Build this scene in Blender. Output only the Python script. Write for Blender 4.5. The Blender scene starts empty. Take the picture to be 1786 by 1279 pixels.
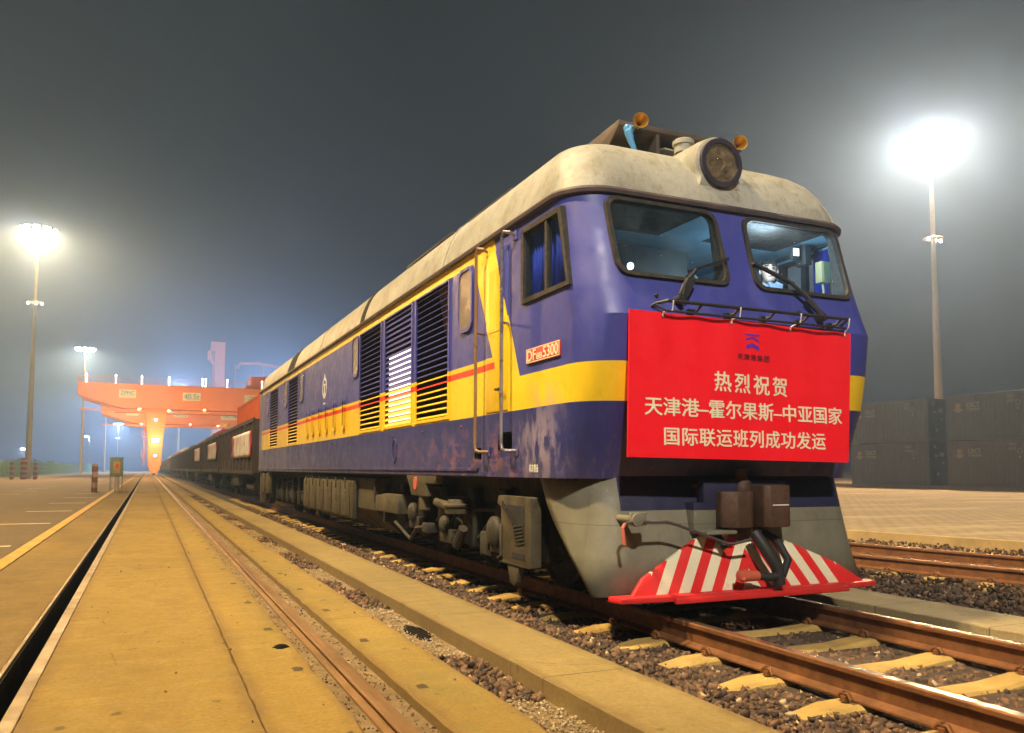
import bpy, bmesh, math, random
import numpy as np
from mathutils import Vector, Matrix
R = math.radians
C = bpy.context.scene.collection
S = bpy.context.scene
random.seed(7)
# ------------------------------------------------------------ camera, sky, sun, exposure
cam = bpy.data.objects.new('camera', bpy.data.cameras.new('camera')); C.objects.link(cam)
cam.data.sensor_width = 36.0; cam.data.lens = 36.0 * 1424.27 / 1786; cam.data.shift_y = 77.5 / 1786
cam.data.clip_start = 0.05; cam.data.clip_end = 3000
cam.matrix_world = Matrix(((0.91346682, -0.03161672, -0.40568307, 0.0), (-0.40690321, -0.06397849, -0.91122803, 0.0), (0.00285505, 0.99745032, -0.07130717, 1.12), (0, 0, 0, 1)))
S.camera = cam
W = bpy.data.worlds.new('World'); S.world = W; W.use_nodes = True
nt = W.node_tree; sky = nt.nodes.new('ShaderNodeTexSky'); sky.sky_type = 'NISHITA'; sky.sun_disc = False
sky.sun_elevation = R(0); sky.sun_rotation = R(110); sky.air_density = 1.2; sky.dust_density = 1.0
bg = nt.nodes['Background']; bg.inputs['Strength'].default_value = 0.035
nt.links.new(sky.outputs[0], bg.inputs[0])
SUN_DIR = Vector((-0.50, 0.15, 1.0)).normalized()
sun = bpy.data.objects.new('sun', bpy.data.lights.new('sun', 'SUN')); C.objects.link(sun)
sun.data.energy = 0.3; sun.data.angle = R(1.0); sun.data.color = (1.0, 0.72, 0.34)
sun.rotation_euler = SUN_DIR.to_track_quat('Z', 'Y').to_euler()
VS = S.view_settings; VS.view_transform = 'Standard'; VS.look = 'None'; VS.gamma = 1; VS.use_curve_mapping = False
VS.exposure = 0.45
HAZE_DENSITY = 0.0034; HAZE_G = 0.66; HAZE_COL = (0.37, 0.58, 1.0)
S.cycles.max_bounces = 6; S.cycles.volume_bounces = 0; S.cycles.transparent_max_bounces = 8
S.cycles.use_denoising = True; S.cycles.sample_clamp_indirect = 4

# ------------------------------------------------------------ node helpers
class E:
    """a float socket or number, with arithmetic that builds Math nodes"""
    def __init__(s, t, v): s.t = t; s.v = v
    def op(s, kind, *o):
        n = s.t.nodes.new('ShaderNodeMath'); n.operation = kind
        for k, q in enumerate((s,) + o):
            q = q.v if isinstance(q, E) else q
            if isinstance(q, (int, float)): n.inputs[k].default_value = q
            else: s.t.links.new(q, n.inputs[k])
        return E(s.t, n.outputs[0])
    def __add__(s, o): return s.op('ADD', o)
    def __sub__(s, o): return s.op('SUBTRACT', o)
    def __mul__(s, o): return s.op('MULTIPLY', o)
    def gt(s, o): return s.op('GREATER_THAN', o)
    def lt(s, o): return s.op('LESS_THAN', o)
    def abs(s): return s.op('ABSOLUTE')
    def mod(s, o): return s.op('FLOORED_MODULO', o)
    def mx(s, o): return s.op('MAXIMUM', o)
def mixc(t, f, a, b, kind='MIX'):
    n = t.nodes.new('ShaderNodeMix'); n.data_type = 'RGBA'; n.blend_type = kind
    for idx, q in ((0, f), (6, a), (7, b)):
        q = q.v if isinstance(q, E) else q
        if isinstance(q, (int, float)): n.inputs[idx].default_value = q
        elif isinstance(q, tuple): n.inputs[idx].default_value = (*q[:3], 1)
        else: t.links.new(q, n.inputs[idx])
    return n.outputs[2]
def noise(t, vec, scale, detail=5, rough=.6, stretch=None):
    n = t.nodes.new('ShaderNodeTexNoise'); n.inputs['Scale'].default_value = scale
    n.inputs['Detail'].default_value = detail; n.inputs['Roughness'].default_value = rough
    if stretch:
        m = t.nodes.new('ShaderNodeMapping'); m.inputs['Scale'].default_value = stretch
        t.links.new(vec, m.inputs['Vector']); vec = m.outputs[0]
    t.links.new(vec, n.inputs['Vector'])
    return n.outputs['Fac']
def ramp(t, f, lo, hi):
    n = t.nodes.new('ShaderNodeMapRange'); n.inputs['From Min'].default_value = lo; n.inputs['From Max'].default_value = hi
    t.links.new(f.v if isinstance(f, E) else f, n.inputs['Value'])
    return E(t, n.outputs[0])
def mat(name, col, rough=.6, metal=0., var=.18, vscale=3., bump=0., bscale=40., dirt=None, dirt_amt=.5, dscale=2., emit=None, estr=0., custom=None, stretch=None, spec=.5):
    m = bpy.data.materials.new(name); m.use_nodes = True; t = m.node_tree; b = t.nodes['Principled BSDF']
    tc = t.nodes.new('ShaderNodeTexCoord'); vec = tc.outputs['Object']
    b.inputs['Roughness'].default_value = rough; b.inputs['Metallic'].default_value = metal
    b.inputs['Specular IOR Level'].default_value = spec
    if emit:
        b.inputs['Emission Color'].default_value = (*emit, 1); b.inputs['Emission Strength'].default_value = estr
        b.inputs['Base Color'].default_value = (*col, 1)
        try: m.cycles.emission_sampling = 'NONE'
        except Exception: pass
        return m
    base = custom(t, vec) if custom else None
    if base is None:
        rgb = t.nodes.new('ShaderNodeRGB'); rgb.outputs[0].default_value = (*col, 1); base = rgb.outputs[0]
    if var:
        nf = ramp(t, noise(t, vec, vscale, 6, .65, stretch), .3, .7)
        sc = nf * (2 * var) + (1 - var)
        g = t.nodes.new('ShaderNodeCombineColor')
        for k in range(3): t.links.new(sc.v, g.inputs[k])
        base = mixc(t, 1., base, g.outputs[0], 'MULTIPLY')
    if dirt:
        f = ramp(t, noise(t, vec, dscale, 7, .7, stretch), .52, .72) * dirt_amt
        base = mixc(t, f, base, dirt)
    t.links.new(base, b.inputs['Base Color'])
    rf = ramp(t, noise(t, vec, vscale * 2.3, 4), .3, .7) * .25 + (rough - .12)
    t.links.new(rf.v, b.inputs['Roughness'])
    if bump:
        bn = t.nodes.new('ShaderNodeBump'); bn.inputs['Strength'].default_value = bump; bn.inputs['Distance'].default_value = .02
        t.links.new(noise(t, vec, bscale, 6, .65), bn.inputs['Height']); t.links.new(bn.outputs[0], b.inputs['Normal'])
    return m
def xyz(t, vec):
    n = t.nodes.new('ShaderNodeSeparateXYZ'); t.links.new(vec, n.inputs[0])
    return E(t, n.outputs[0]), E(t, n.outputs[1]), E(t, n.outputs[2])

# ------------------------------------------------------------ mesh helpers
class MB:
    def __init__(s): s.v = []; s.f = []; s.m = []
    def add(s, vs, fs, mi=0):
        o = len(s.v); s.v += [tuple(q) for q in vs]; s.f += [tuple(o + k for k in f) for f in fs]; s.m += [mi] * len(fs); return s
    def box(s, x0, x1, y0, y1, z0, z1, mi=0):
        vs = [(x, y, z) for x in (x0, x1) for y in (y0, y1) for z in (z0, z1)]
        return s.add(vs, [(0, 1, 3, 2), (4, 6, 7, 5), (0, 4, 5, 1), (2, 3, 7, 6), (0, 2, 6, 4), (1, 5, 7, 3)], mi)
    def obox(s, c, ax, ay, az, mi=0):
        c, ax, ay, az = map(Vector, (c, ax, ay, az))
        vs = [c + a * ax + b * ay + d * az for a in (-1, 1) for b in (-1, 1) for d in (-1, 1)]
        return s.add(vs, [(0, 1, 3, 2), (4, 6, 7, 5), (0, 4, 5, 1), (2, 3, 7, 6), (0, 2, 6, 4), (1, 5, 7, 3)], mi)
    def loft(s, loops, mi=0, cap=True, closed=True):
        n = len(loops[0]); vs = [p for l in loops for p in l]; fs = []
        for k in range(len(loops) - 1):
            for i in range(n if closed else n - 1):
                j = (i + 1) % n
                fs.append((k * n + i, k * n + j, (k + 1) * n + j, (k + 1) * n + i))
        if cap:
            fs.append(tuple(range(n - 1, -1, -1))); fs.append(tuple((len(loops) - 1) * n + i for i in range(n)))
        return s.add(vs, fs, mi)
    def prism(s, pts, axis, a, b, mi=0):
        f = {'x': lambda p, q: (q, p[0], p[1]), 'y': lambda p, q: (p[0], q, p[1]), 'z': lambda p, q: (p[0], p[1], q)}[axis]
        return s.loft([[f(p, a) for p in pts], [f(p, b) for p in pts]], mi)
    def tube(s, pts, r, n=8, mi=0, cap=True):
        pts = [Vector(p) for p in pts]; rs = r if isinstance(r, (list, tuple)) else [r] * len(pts)
        loops = []; up = None
        for k, p in enumerate(pts):
            d = (pts[min(k + 1, len(pts) - 1)] - pts[max(k - 1, 0)]).normalized()
            if up is None: up = Vector((0, 0, 1)) if abs(d.z) < .9 else Vector((1, 0, 0))
            u = d.cross(up)
            if u.length < 1e-4: up = Vector((0, 1, 0)); u = d.cross(up)
            u.normalize(); w = u.cross(d).normalized(); up = w
            loops.append([p + rs[k] * (math.cos(2 * math.pi * i / n) * u + math.sin(2 * math.pi * i / n) * w) for i in range(n)])
        return s.loft(loops, mi, cap)
    def lathe(s, c, axis, prof, n=20, mi=0, cap=True):
        c = Vector(c); axis = Vector(axis).normalized(); u = axis.orthogonal().normalized(); w = axis.cross(u)
        return s.loft([[c + axis * a + r * (math.cos(2 * math.pi * i / n) * u + math.sin(2 * math.pi * i / n) * w) for i in range(n)] for a, r in prof], mi, cap)
    def build(s, name, mats, parent=None, origin=None, angle=30, bevel=0., seg=2):
        me = bpy.data.meshes.new(name)
        o = Vector(origin) if origin is not None else (Vector(parent['o']) if parent is not None else Vector((0, 0, 0)))
        me.from_pydata([(v[0] - o.x, v[1] - o.y, v[2] - o.z) for v in s.v], [], s.f)
        if not isinstance(mats, (list, tuple)): mats = [mats]
        for q in mats: me.materials.append(q)
        if len(mats) > 1: me.polygons.foreach_set('material_index', s.m)
        bm = bmesh.new(); bm.from_mesh(me); bmesh.ops.recalc_face_normals(bm, faces=bm.faces)
        if bevel:
            ed = [e for e in bm.edges if len(e.link_faces) == 2 and e.calc_face_angle(0) > R(35)]
            bmesh.ops.bevel(bm, geom=ed, offset=bevel, segments=seg, affect='EDGES', profile=.5, clamp_overlap=True)
        bm.to_mesh(me); bm.free()
        me.polygons.foreach_set('use_smooth', [True] * len(me.polygons)); me.set_sharp_from_angle(angle=R(angle))
        ob = bpy.data.objects.new(name, me); C.objects.link(ob)
        if parent is not None: ob.parent = parent
        else: ob.location = o
        ob['o'] = tuple(o)
        return ob
def thing(name, label, cat, o, group=None):
    e = bpy.data.objects.new(name, None); C.objects.link(e); e.location = o; e['o'] = tuple(o); e.empty_display_size = .2
    return tag(e, label, cat, group)
def tag(o, label=None, cat=None, group=None, kind=None):
    for k, v in (('label', label), ('category', cat), ('group', group), ('kind', kind)):
        if v: o[k] = v
    return o
def dup(o, delta, parent=None, label=None, group=None):
    c = o.copy(); C.objects.link(c)
    if parent is not None: c.parent = parent
    else: c.location = o.location + Vector(delta)
    if label: c['label'] = label
    if group: c['group'] = group
    for ch in [q for q in bpy.data.objects if q.parent == o]: dup(ch, delta, c)
    return c
def rrect(x0, x1, y0, y1, r, n=5):
    out = []
    for cx, cy, a in ((x1 - r, y1 - r, 0), (x0 + r, y1 - r, 90), (x0 + r, y0 + r, 180), (x1 - r, y0 + r, 270)):
        for k in range(n + 1):
            t = R(a + 90 * k / n); out.append((cx + r * math.cos(t), cy + r * math.sin(t)))
    return out
def rpoly(pts, r, n=5):
    out = []; N = len(pts)
    for i in range(N):
        p = Vector(pts[i]); a = (Vector(pts[i - 1]) - p).normalized(); b = (Vector(pts[(i + 1) % N]) - p).normalized()
        p0 = p + a * r; p1 = p + b * r
        for k in range(n + 1):
            t = k / n; q = (1 - t) ** 2 * p0 + 2 * t * (1 - t) * p + t * t * p1; out.append((q.x, q.y))
    return out
def ring(outer, inner, fmap, d0, d1, mb=None, mi=0):
    """frame between two outlines with the same point count; fmap(p, depth) -> 3D"""
    mb = mb or MB(); n = len(outer)
    L = [[fmap(p, d0) for p in outer], [fmap(p, d1) for p in outer], [fmap(p, d1) for p in inner], [fmap(p, d0) for p in inner]]
    vs = [p for l in L for p in l]; fs = []
    for k in range(4):
        for i in range(n):
            j = (i + 1) % n; k2 = (k + 1) % 4
            fs.append((k * n + i, k * n + j, k2 * n + j, k2 * n + i))
    return mb.add(vs, fs, mi)
def text2d(body, bold=0., spacing=1.):
    cu = bpy.data.curves.new('lettering', 'FONT'); cu.body = body; cu.size = 1; cu.offset = bold; cu.space_character = spacing
    cu.resolution_u = 3; cu.fill_mode = 'FRONT'
    ob = bpy.data.objects.new('lettering', cu); C.objects.link(ob)
    dg = bpy.context.evaluated_depsgraph_get(); me = bpy.data.meshes.new_from_object(ob.evaluated_get(dg))
    vs = [(v.co.x, v.co.y) for v in me.vertices]; fs = [tuple(p.vertices) for p in me.polygons]
    bpy.data.objects.remove(ob); bpy.data.curves.remove(cu); bpy.data.meshes.remove(me)
    return vs, fs
LIFT = Vector((0, -.00012, 0)); LIFTX = Vector((-.00012, 0, 0))
def text_fit(mb, body, fmap, x0, x1, y0, y1, bold=0., spacing=1., mi=0, lift=LIFT):
    vs, fs = text2d(body, 0, spacing)
    if not vs: return mb
    if bold:
        fm0 = fmap; h = (y1 - y0) * bold
        for k, (du, dv) in enumerate(((-h, 0), (h, 0), (0, h * .6), (0, -h * .6), (h * .7, h * .4), (-h * .7, -h * .4))):
            text_fit(mb, body, lambda p, k=k, du=du, dv=dv: tuple(Vector(fm0((p[0] + du, p[1] + dv))) + lift * (k + 1)), x0, x1, y0, y1, 0, spacing, mi)
    ax = [v[0] for v in vs]; ay = [v[1] for v in vs]; a0, a1, b0, b1 = min(ax), max(ax), min(ay), max(ay)
    return mb.add([fmap((x0 + (v[0] - a0) / (a1 - a0) * (x1 - x0), y0 + (v[1] - b0) / (b1 - b0) * (y1 - y0))) for v in vs], fs, mi)
def boolean(ob, cutters, mats):
    """subtract closed MB solids from ob, keeping the given material for the cut faces"""
    dg = None
    for cb, cm in zip(cutters, mats):
        c = cb.build('cutter', cm, origin=(0, 0, 0)); mod = ob.modifiers.new('cut', 'BOOLEAN'); mod.operation = 'DIFFERENCE'
        mod.solver = 'EXACT'; mod.object = c; mod.material_mode = 'TRANSFER'
        dg = bpy.context.evaluated_depsgraph_get(); me = bpy.data.meshes.new_from_object(ob.evaluated_get(dg))
        ob.modifiers.remove(mod); old = ob.data; ob.data = me; bpy.data.meshes.remove(old); bpy.data.objects.remove(c)
    return ob

# ------------------------------------------------------------ materials
def concrete_custom(col, dark, joint_every=None, jw=.012, slots=None, edges=None):
    def f(t, vec):
        x, y, z = xyz(t, vec)
        a = ramp(t, noise(t, vec, .45, 7, .62, (1, .45, 1)), .32, .68)
        c = mixc(t, a, tuple(q * .62 for q in col), tuple(q * 1.16 for q in col))
        st = ramp(t, noise(t, vec, 1.3, 9, .74, (1, .30, 1)), .48, .68) * .72
        c = mixc(t, st, c, dark)
        cr = ramp(t, noise(t, vec, 2.6, 8, .7, (.5, 1.8, 1)), .52, .66) * .38
        c = mixc(t, cr, c, tuple(min(q * 1.35, .8) for q in col))
        sp = ramp(t, noise(t, vec, 7.5, 4, .55), .665, .71) * .75
        c = mixc(t, sp, c, tuple(q * .35 for q in dark))
        fine = ramp(t, noise(t, vec, 42, 6, .7), .35, .65)
        c = mixc(t, fine * .5, c, tuple(q * .45 for q in col))
        # fine cracks
        v = t.nodes.new('ShaderNodeTexVoronoi'); v.feature = 'DISTANCE_TO_EDGE'; v.inputs['Scale'].default_value = .55
        w = t.nodes.new('ShaderNodeMixRGB'); w.inputs[0].default_value = .35; t.links.new(vec, w.inputs[1])
        nn = t.nodes.new('ShaderNodeTexNoise'); nn.inputs['Scale'].default_value = 1.6; nn.inputs['Detail'].default_value = 6; t.links.new(vec, nn.inputs['Vector']); t.links.new(nn.outputs['Color'], w.inputs[2]); t.links.new(w.outputs[0], v.inputs['Vector'])
        ck = E(t, v.outputs['Distance']).lt(.0016) * ramp(t, noise(t, vec, .7, 3), .52, .6)
        c = mixc(t, ck * .7, c, tuple(q * .35 for q in dark))
        if joint_every:
            j = (y.mod(joint_every)).lt(jw)
            c = mixc(t, j * .8, c, tuple(q * .3 for q in dark))
        if edges:
            d = (x - edges[0]).op('MINIMUM', (x - edges[1]) * -1.0)
            e_ = ramp(t, d + E(t, noise(t, vec, 3.5, 7, .7, (1, .5, 1))) * .22, .185, .11)
            c = mixc(t, e_ * .55, c, (.15, .085, .028))
        if slots:
            sx, per, ph = slots
            dy = ((y + ph).mod(per) - .06).abs() * .55; dx = (x - sx).abs() * 1.0
            e = E(t, noise(t, vec, 14, 3)) * .05
            c = mixc(t, (dy.mx(dx) + e).lt(.052) * .85, c, (.035, .02, .008))
        return c
    return f
TAN = (.33, .215, .042)
M = {}
M['slab'] = mat('concrete_slab', TAN, .85, var=0, bump=.35, bscale=60, custom=concrete_custom(TAN, (.17, .105, .026), 9.0, edges=(-.486, .495)))
M['slab_edge'] = mat('concrete_slab_edge', TAN, .85, var=0, bump=.35, bscale=60, custom=concrete_custom((.345, .222, .042), (.17, .155, .04), 9.0, slots=(.80, 1.24, .3), edges=(.503, .885)))
M['strip_left'] = mat('concrete_strip_left', TAN, .85, var=0, bump=.35, bscale=60, custom=concrete_custom((.33, .215, .042), (.17, .155, .04), 3.1, slots=(1.33, 1.24, .9), edges=(1.235, 1.62)))
M['strip'] = mat('concrete_strip', TAN, .85, var=0, bump=.25, bscale=60, custom=concrete_custom((.31, .225, .075), (.15, .108, .034), 2.0, edges=(1.97, 2.50)))
M['apron'] = mat('concrete_apron', TAN, .88, var=0, bump=.3, bscale=50, custom=concrete_custom((.25, .16, .036), (.10, .063, .016), 6.0, edges=(-1.9, -.70)))
def asphalt(t, vec):
    a = ramp(t, noise(t, vec, .12, 5, .6, (1, .25, 1)), .35, .65)
    c = mixc(t, a, (.075, .048, .016), (.165, .108, .038))
    st = ramp(t, noise(t, vec, .5, 7, .7, (.35, 1.2, 1)), .48, .66) * .75
    c = mixc(t, st, c, (.13, .085, .035))
    return mixc(t, ramp(t, noise(t, vec, 70, 3), .35, .65) * .3, c, (.1, .07, .03))
M['road'] = mat('worn_road', TAN, .8, var=0, bump=.3, bscale=70, custom=asphalt)
def paver(t, vec):
    n = t.nodes.new('ShaderNodeTexBrick'); n.inputs['Scale'].default_value = 1; n.inputs['Brick Width'].default_value = .42; n.inputs['Row Height'].default_value = .21
    n.inputs['Mortar Size'].default_value = .022; n.inputs['Color1'].default_value = (.42, .335, .19, 1); n.inputs['Color2'].default_value = (.34, .265, .15, 1); n.inputs['Mortar'].default_value = (.16, .12, .07, 1)
    t.links.new(vec, n.inputs['Vector'])
    c = n.outputs[0]
    st = ramp(t, noise(t, vec, .45, 6, .65, (.4, 1.4, 1)), .5, .66) * .8
    c = mixc(t, st, c, (.55, .45, .29))
    return mixc(t, ramp(t, noise(t, vec, .2, 5, .6), .5, .7) * .5, c, (.24, .19, .11))
M['paver'] = mat('interlocking_pavers', TAN, .85, var=0, bump=.3, bscale=30, custom=paver)
M['kerb'] = mat('kerb_concrete', (.52, .38, .18), .85, var=.2, vscale=1.5, bump=.2, dirt=(.2, .13, .06), dirt_amt=.5)
M['dirt'] = mat('track_dirt', (.065, .042, .025), .95, var=.4, vscale=6, bump=.8, bscale=45, dirt=(.055, .035, .02), dirt_amt=.7, dscale=3)
M['gravel_bed'] = mat('fine_gravel', (.26, .18, .085), .95, var=.4, vscale=9, bump=.9, bscale=90, dirt=(.09, .06, .03), dirt_amt=.7, dscale=3)
M['yellow_line'] = mat('yellow_road_paint', (.46, .25, .02), .7, var=.3, dirt=(.20, .125, .035), dirt_amt=.8, dscale=4)
M['white_line'] = mat('white_road_paint', (.75, .62, .40), .7, var=.2, dirt=(.35, .25, .12), dirt_amt=.6, dscale=4)
M['steel_edge'] = mat('steel_edging', (.22, .165, .09), .55, .3, var=.25, dirt=(.2, .12, .06))
M['trench'] = mat('trench_shade', (.02, .015, .01), .95, var=.2)
M['rust'] = mat('rusty_rail', (.20, .085, .03), .6, .35, var=.35, vscale=7, dirt=(.07, .03, .015), dirt_amt=.6, dscale=9, bump=.2)
M['railhead'] = mat('polished_rail_head', (.62, .50, .40), .2, .9, var=.25, vscale=4, stretch=(6, .3, 1), dirt=(.30, .14, .06), dirt_amt=.6)
M['crane_rail'] = mat('crane_rail_steel', (.36, .21, .09), .42, .6, var=.3, stretch=(6, .3, 1), dirt=(.18, .085, .03), dirt_amt=.7)
M['sleeper'] = mat('sleeper_concrete', (.42, .28, .08), .9, var=.25, vscale=3, bump=.3, dirt=(.2, .13, .06), dirt_amt=.5, dscale=4)
def stone_c(t, vec):
    n = t.nodes.new('ShaderNodeObjectInfo'); g = t.nodes.new('ShaderNodeNewGeometry')
    r = E(t, g.outputs['Random Per Island'])
    c = mixc(t, ramp(t, r, 0, .72), (.028, .019, .015), (.17, .095, .050))
    return mixc(t, r.gt(.955), c, (.42, .31, .18))
M['stone'] = mat('ballast_stone', (.2, .13, .07), .9, var=.25, vscale=14, custom=stone_c)
def pebble_c(t, vec):
    g = t.nodes.new('ShaderNodeNewGeometry'); return mixc(t, E(t, g.outputs['Random Per Island']), (.26, .19, .10), (.52, .42, .26))
M['pebble'] = mat('pale_pebble', (.4, .3, .2), .9, var=.15, custom=pebble_c)
LUMP_BLACK = mat('near_black', (.008, .007, .006), .9, var=.3, spec=.1)
M['near_black_lump'] = LUMP_BLACK

LO = (4.44, 15.0, 0.0)
BLUE = (.048, .056, .30); NAVY = (.020, .028, .155); YEL = (.85, .57, .012)
def livery(t, vec):
    x, y, z = xyz(t, vec); y = y + 15.0
    wob = E(t, noise(t, vec, 1.2, 3)) * .004
    z = z + wob
    c = mixc(t, z.gt(1.64), NAVY, BLUE)
    streak = ramp(t, noise(t, vec, 2.2, 6, .65, (3, 3, .22)), .5, .8) * .35
    c = mixc(t, streak, c, (.12, .11, .20))
    e1 = (z - 1.95) * .4326 + 6.53; e2 = (z - 2.2) * .525 + 7.14
    front = z.gt(1.645) * z.lt(1.945) * y.lt(6.8)
    slant = y.gt(e1) * y.lt(e2) * z.gt(1.945)
    top = z.gt(3.215) * y.gt(e1) * y.lt(24.4)
    low = z.gt(1.645) * z.lt(2.185) * y.gt(e1) * y.lt(24.4)
    Yc = mixc(t, ramp(t, noise(t, vec, 1.6, 6, .7, (3, 3, .25)), .5, .8) * .35, YEL, (.62, .36, .03))
    c = mixc(t, front.mx(slant).mx(top).mx(low), c, Yc)
    red = z.gt(2.07) * z.lt(2.135) * y.gt(7.08) * y.lt(24.4)
    c = mixc(t, red, c, (.75, .045, .015))
    # worn, peeled paint on the lower side by the cab steps
    dm = t.nodes.new('ShaderNodeVectorMath'); dm.operation = 'DISTANCE'; t.links.new(vec, dm.inputs[0]); dm.inputs[1].default_value = (-1.46, -8.85, 1.32)
    patch = ramp(t, E(t, dm.outputs['Value']), .62, .12)
    peel = ramp(t, noise(t, vec, 4.5, 7, .7, (1, 1, .45)), .47, .56) * patch
    c = mixc(t, peel * .8, c, (.30, .25, .34))
    sc = ramp(t, noise(t, vec, 7, 6, .72, (1, .6, 1)), .5, .62) * ramp(t, z, 1.62, 1.25) * ramp(t, y, 12.5, 7.0) * ramp(t, y, 6.2, 6.9)
    c = mixc(t, sc * .6, c, (.36, .14, .16))
    fade = ramp(t, y, 13.0, 25.0) * ramp(t, noise(t, vec, 3, 6, .7, (1, 1, .25)), .35, .7) * .55
    c = mixc(t, fade, c, (.34, .30, .30))
    seam = ((y - 6.5).mod(2.03)).lt(.012) * z.gt(1.15) * z.lt(3.2) * y.gt(7.5)
    c = mixc(t, seam * .55, c, (.03, .025, .04))
    seam2 = ((z - 2.215).abs()).lt(.004) * y.gt(12.6); c = mixc(t, seam2 * .35, c, (.03, .025, .04))
    run = ramp(t, noise(t, vec, 4.0, 6, .7, (5, 5, .12)), .56, .70) * ramp(t, z, 1.9, 1.2) * .5
    c = mixc(t, run, c, (.16, .13, .14))
    gr = ramp(t, noise(t, vec, 9, 7, .75), .60, .70) * .16; c = mixc(t, gr, c, (.07, .055, .06))
    lowd = ramp(t, z, 1.35, 1.05) * ramp(t, noise(t, vec, 5, 6, .7, (1, 1, .3)), .35, .65) * .5
    return mixc(t, lowd, c, (.10, .075, .07))
M['livery'] = mat('locomotive_paint', BLUE, .47, var=.09, vscale=2.5, custom=livery, bump=.05, bscale=2.6)
def roof_c(t, vec):
    x, y, z = xyz(t, vec)
    c = mixc(t, ramp(t, noise(t, vec, 1.3, 6, .7), .35, .65), (.27, .265, .225), (.40, .39, .335))
    c = mixc(t, ramp(t, noise(t, vec, 3.2, 8, .75), .50, .62) * .6, c, (.19, .165, .10))
    c = mixc(t, ramp(t, noise(t, vec, 3.5, 7, .7, (6, 6, .35)), .54, .68) * .5, c, (.15, .125, .085))
    c = mixc(t, ramp(t, noise(t, vec, 6, 9, .8), .57, .66) * .55, c, (.13, .09, .04))
    return mixc(t, ramp(t, noise(t, vec, 2.0, 6, .7, (4, 4, .4)), .55, .75) * .4, c, (.30, .25, .17))
M['roof'] = mat('weathered_roof_paint', (.5, .46, .36), .58, var=.06, custom=roof_c, bump=.06, bscale=5)
def skirt_c(t, vec):
    x, y, z = xyz(t, vec)
    c = mixc(t, ramp(t, noise(t, vec, 2.0, 7, .7), .35, .65), (.14, .135, .10), (.20, .19, .14))
    c = mixc(t, ramp(t, noise(t, vec, 5, 8, .75, (1, 1, .4)), .55, .68) * .5, c, (.16, .13, .08))
    c = mixc(t, (z - .69).abs().lt(.0035) * .6, c, (.06, .055, .04))
    run = ramp(t, noise(t, vec, 3.0, 6, .7, (5, 5, .15)), .55, .70) * .45
    c = mixc(t, run, c, (.12, .09, .055))
    dm = t.nodes.new('ShaderNodeVectorMath'); dm.operation = 'DISTANCE'; t.links.new(vec, dm.inputs[0]); dm.inputs[1].default_value = (-1.25, -9.32, .62)
    chip = (E(t, dm.outputs['Value']) + E(t, noise(t, vec, 30, 2)) * .05).lt(.075); c = mixc(t, chip, c, (.62, .52, .36))
    ch = ramp(t, noise(t, vec, 11, 7, .75), .63, .68) * ramp(t, z, .5, .15); c = mixc(t, ch * .8, c, (.10, .05, .025))
    nav = z.gt(.80) * x.gt(-1.08) * x.lt(1.6)
    return mixc(t, nav, c, (.014, .016, .05))
M['skirt'] = mat('pilot_grey_paint', (.3, .3, .22), .55, var=.06, custom=skirt_c, bump=.08, bscale=8)
def plow_c(t, vec):
    x, y, z = xyz(t, vec)
    s = (x.abs() + z * .62).mod(.205)
    c = mixc(t, s.lt(.10), (.72, .66, .48), (.66, .02, .02))
    c = mixc(t, x.abs().gt(.93 ), c, (.66, .02, .02))
    return mixc(t, ramp(t, noise(t, vec, 6, 7, .7), .55, .72) * .45, c, (.20, .12, .08))
M['plow'] = mat('red_white_warning_paint', (.7, .1, .1), .5, var=.08, custom=plow_c)
M['redbar'] = mat('red_bar_paint', (.62, .02, .02), .5, var=.15, dirt=(.25, .05, .03), dirt_amt=.5, dscale=5)
M['bogie'] = mat('bogie_grime', (.010, .009, .007), .75, var=.4, vscale=6, bump=.3, dirt=(.020, .015, .010), dirt_amt=.5, dscale=4)
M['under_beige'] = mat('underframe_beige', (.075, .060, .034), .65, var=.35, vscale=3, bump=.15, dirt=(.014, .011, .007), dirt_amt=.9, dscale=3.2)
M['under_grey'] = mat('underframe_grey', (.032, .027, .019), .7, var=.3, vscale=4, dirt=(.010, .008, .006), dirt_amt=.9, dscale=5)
M['black'] = mat('black_rubber', (.018, .018, .020), .55, var=.15)
M['gutter'] = mat('gutter_brown', (.06, .045, .05), .6, var=.3, dirt=(.15, .09, .05))
M['frame_dark'] = mat('window_rubber', (.030, .026, .020), .6, var=.4, vscale=12, dirt=(.11, .075, .04), dirt_amt=.6, dscale=14)
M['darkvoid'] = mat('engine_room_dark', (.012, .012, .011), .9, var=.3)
M['chrome'] = mat('worn_handrail_steel', (.34, .30, .36), .3, .7, var=.2)
M['brownrail'] = mat('shaded_brown_handrail', (.26, .15, .07), .35, .2, var=.2)  # yellowish handrail, its dark shading put into a brown base colour
M['plate_red'] = mat('number_plate_red', (.62, .045, .015), .45, var=.1)
M['cream'] = mat('cream_lettering', (.85, .78, .55), .5, var=.05)
M['white'] = mat('white_paint', (.78, .78, .74), .5, var=.08)
M['cab'] = mat('cab_lining', (.20, .40, .52), .6, var=.1)
M['cabdark'] = mat('cab_dark_trim', (.03, .035, .04), .5, var=.2)
M['curtain'] = mat('blue_curtain', (.012, .045, .50), .8, var=.2)
M['banner'] = mat('red_banner_cloth', (.95, .002, .014), .6, var=.03, vscale=2)
M['banner_text'] = mat('cream_banner_lettering', (.88, .80, .58), .6, var=.03)
M['banner_logo'] = mat('violet_emblem', (.13, .02, .38), .6, var=.03)
M['banner_dark'] = mat('dark_lettering', (.10, .005, .02), .6, var=.03)
M['coupler'] = mat('coupler_iron', (.080, .042, .026), .6, .2, var=.35, vscale=8, bump=.3, dirt=(.04, .03, .02), dirt_amt=.6)
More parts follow.
